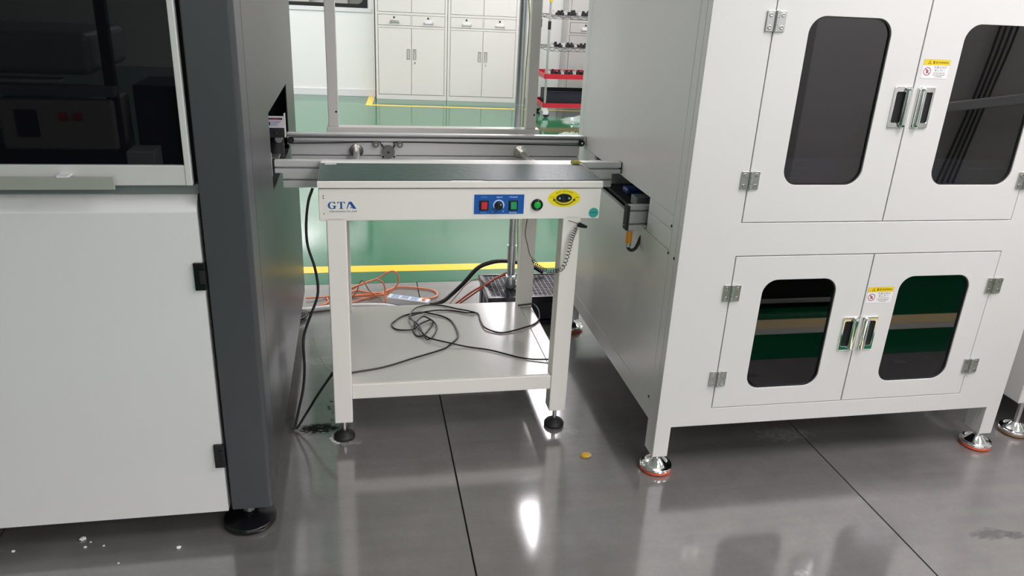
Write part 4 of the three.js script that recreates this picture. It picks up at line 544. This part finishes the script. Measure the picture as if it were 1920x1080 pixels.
for (const [label, pts, r] of RC) meta(P(scene, 'red_cable', tube(pts, r, 60, 8), M.redCable), label, 'cable');
{
  const c = [0.222, 0, -3.505], t = turned('socket_strip', 'white multi socket power strip lying among the orange cords', 'power strip', c[0], c[2], -0.42);
  B(t, 'case', M.plasticWhite, -0.105, 0.105, 0.001, 0.038, -0.024, 0.024, 0.006);
  const face = std(lin(0.30, 0.42, 0.62), 0.5);
  for (const x of [-0.065, -0.018, 0.03]) { const so = B(t, 'socket', face, x - 0.019, x + 0.019, 0.0375, 0.0395, -0.016, 0.016, 0.001); for (const e of [-1, 1]) B(so, 'slot', M.black, x + e * 0.007 - 0.0015, x + e * 0.007 + 0.0015, 0.0393, 0.0398, -0.006, 0.004); }
  B(t, 'switch', M.orangeRubber, 0.07, 0.086, 0.0375, 0.041, -0.01, 0.01, 0.001);
}
meta(P(scene, 'floor_tube', tube([[-0.36, 0.0125, -3.43], [-0.273, 0.0125, -3.45], [-0.159, 0.0125, -3.474], [-0.053, 0.0125, -3.485], [0.10, 0.0125, -3.475], [0.17, 0.0125, -3.44]], 0.012, 60, 14), M.plasticWhite), 'white plastic tube lying on the floor under the rear bench edge', 'tube');
// crumbs
const CR = [[-0.777, -1.921, 0.0085, 'largest white crumb in the cluster on the floor before the left machine'], [-0.514, -1.851, 0.0065, 'single white crumb on the floor nearest the black foot of the left machine'], [-0.753, -1.906, 0.003, 'tiny white speck just right of the largest crumb before the left machine'], [-0.714, -1.886, 0.0035, 'tiny white speck farthest right in the crumb cluster before the left machine'],
  [-0.761, -1.886, 0.0045, 'small white speck just in front of the largest crumb on the floor'], [-0.942, -1.893, 0.0045, 'small white speck on the floor at the left picture edge'], [-0.657, -1.809, 0.003, 'tiny lone white speck on the floor nearest the viewer, below the crumb cluster']];
CR.forEach(([x, z, r, label], k) => {
  const g = new THREE.IcosahedronGeometry(r, 2), p = g.attributes.position; for (let i = 0; i < p.count; i++) { const s = 0.8 + 0.5 * noise.noise(p.getX(i) * 2 / r + k, p.getY(i) * 2 / r, p.getZ(i) * 2 / r); p.setXYZ(i, p.getX(i) * s * 1.2, Math.max(-r * 0.4, p.getY(i) * s * 0.6), p.getZ(i) * s); }
  g.computeVertexNormals(); meta(P(scene, 'foam_crumb', g, M.paleBit, x, r * 0.4 + 0.0003, z), label, 'crumb', 'white crumbs on the floor');
});

// ---------------------------------------------------------------- machines across the aisle, seen only as reflections in the dark glass
{
  const t = thing('facing_machine', 'white machine with a dark base across the aisle, mirrored in the tinted windows', 'machine', [3.4, 0, 0.3]);
  B(t, 'body', M.white, 2.27, 2.98, 0.5, 1.85, -0.35, 1.0, 0.006); B(t, 'dark_door', M.cabinetGrey, 2.985, 4.6, 0.5, 1.85, -0.34, 1.0, 0.006); B(t, 'base', M.black, 1.75, 2.6, 0.05, 0.5, -0.76, 0.9, 0.004); B(t, 'base_rail', M.aluDull, 1.75, 2.6, 0.028, 0.05, -0.765, -0.74, 0.002); B(t, 'plinth', M.black, 2.61, 4.55, 0.06, 0.5, -0.3, 0.95, 0.004); for (let k = 0; k < 4; k++) P(t, 'hanging_cable', tube([[3.42 - k * 0.03, 1.85, -0.38], [3.4 - k * 0.035, 1.4, -0.38], [3.33 - k * 0.03, 1.0, -0.38], [3.25 - k * 0.035, 0.55, -0.38]], 0.006, 40, 8), M.cable); P(t, 'cross_bar', box(1.3, 0.05, 0.02, 0.003), M.aluDull, 3.3, 1.0, -0.4, [0, 0, 0.12]); for (const x of [2.4, 4.4]) P(t, 'foot', cyl(0.05, 0.06, 24, 0.03), M.rubber, x, 0.03, -0.2);
}
{
  const t = thing('facing_hood_machine', 'grey hooded machine across the aisle, mirrored in the left dark window', 'machine', [-2.2, 0, 1.5]);
  B(t, 'hood', phy(lin(0.22, 0.25, 0.25), 0.4), -3.6, -1.5, 0.86, 1.1, 1.2, 2.0, 0.05); B(t, 'hood_handle', M.black, -2.5, -2.2, 0.9, 0.93, 1.16, 1.2, 0.005); B(t, 'table_rail', M.ledge, -3.6, -1.4, 0.74, 0.8, 1.2, 1.3, 0.004); B(t, 'rail_top', M.alu, -2.3, -1.7, 0.81, 0.83, 1.25, 1.35, 0.003);
  const c = B(t, 'control_box', phy(lin(0.34, 0.33, 0.27), 0.45), -2.05, -1.42, 0.42, 0.72, 1.22, 1.6, 0.02); for (const x of [-1.72, -1.64]) B(c, 'switch', M.redSwitch, x, x + 0.045, 0.6, 0.645, 1.205, 1.222, 0.004); B(c, 'vent', M.black, -1.96, -1.84, 0.5, 0.66, 1.214, 1.222); B(t, 'stand', M.black, -3.5, -1.5, 0.0, 0.42, 1.4, 1.9, 0.004);
  B(t, 'post', M.black, -1.46, -1.4, 0.0, 1.9, 1.25, 1.31, 0.004); B(t, 'printer_box', M.plasticWhite, -1.38, -1.22, 0.28, 0.42, 1.2, 1.4, 0.008); B(t, 'reflection_blocker', M.navy, -1.36, -0.55, 0.0, 0.78, 1.45, 1.9, 0.005); B(t, 'printer_stand', M.black, -1.36, -1.24, 0.0, 0.28, 1.22, 1.38, 0.004);  // navy box added to keep the green floor out of the left window reflection
}
renderer.render(scene, camera);
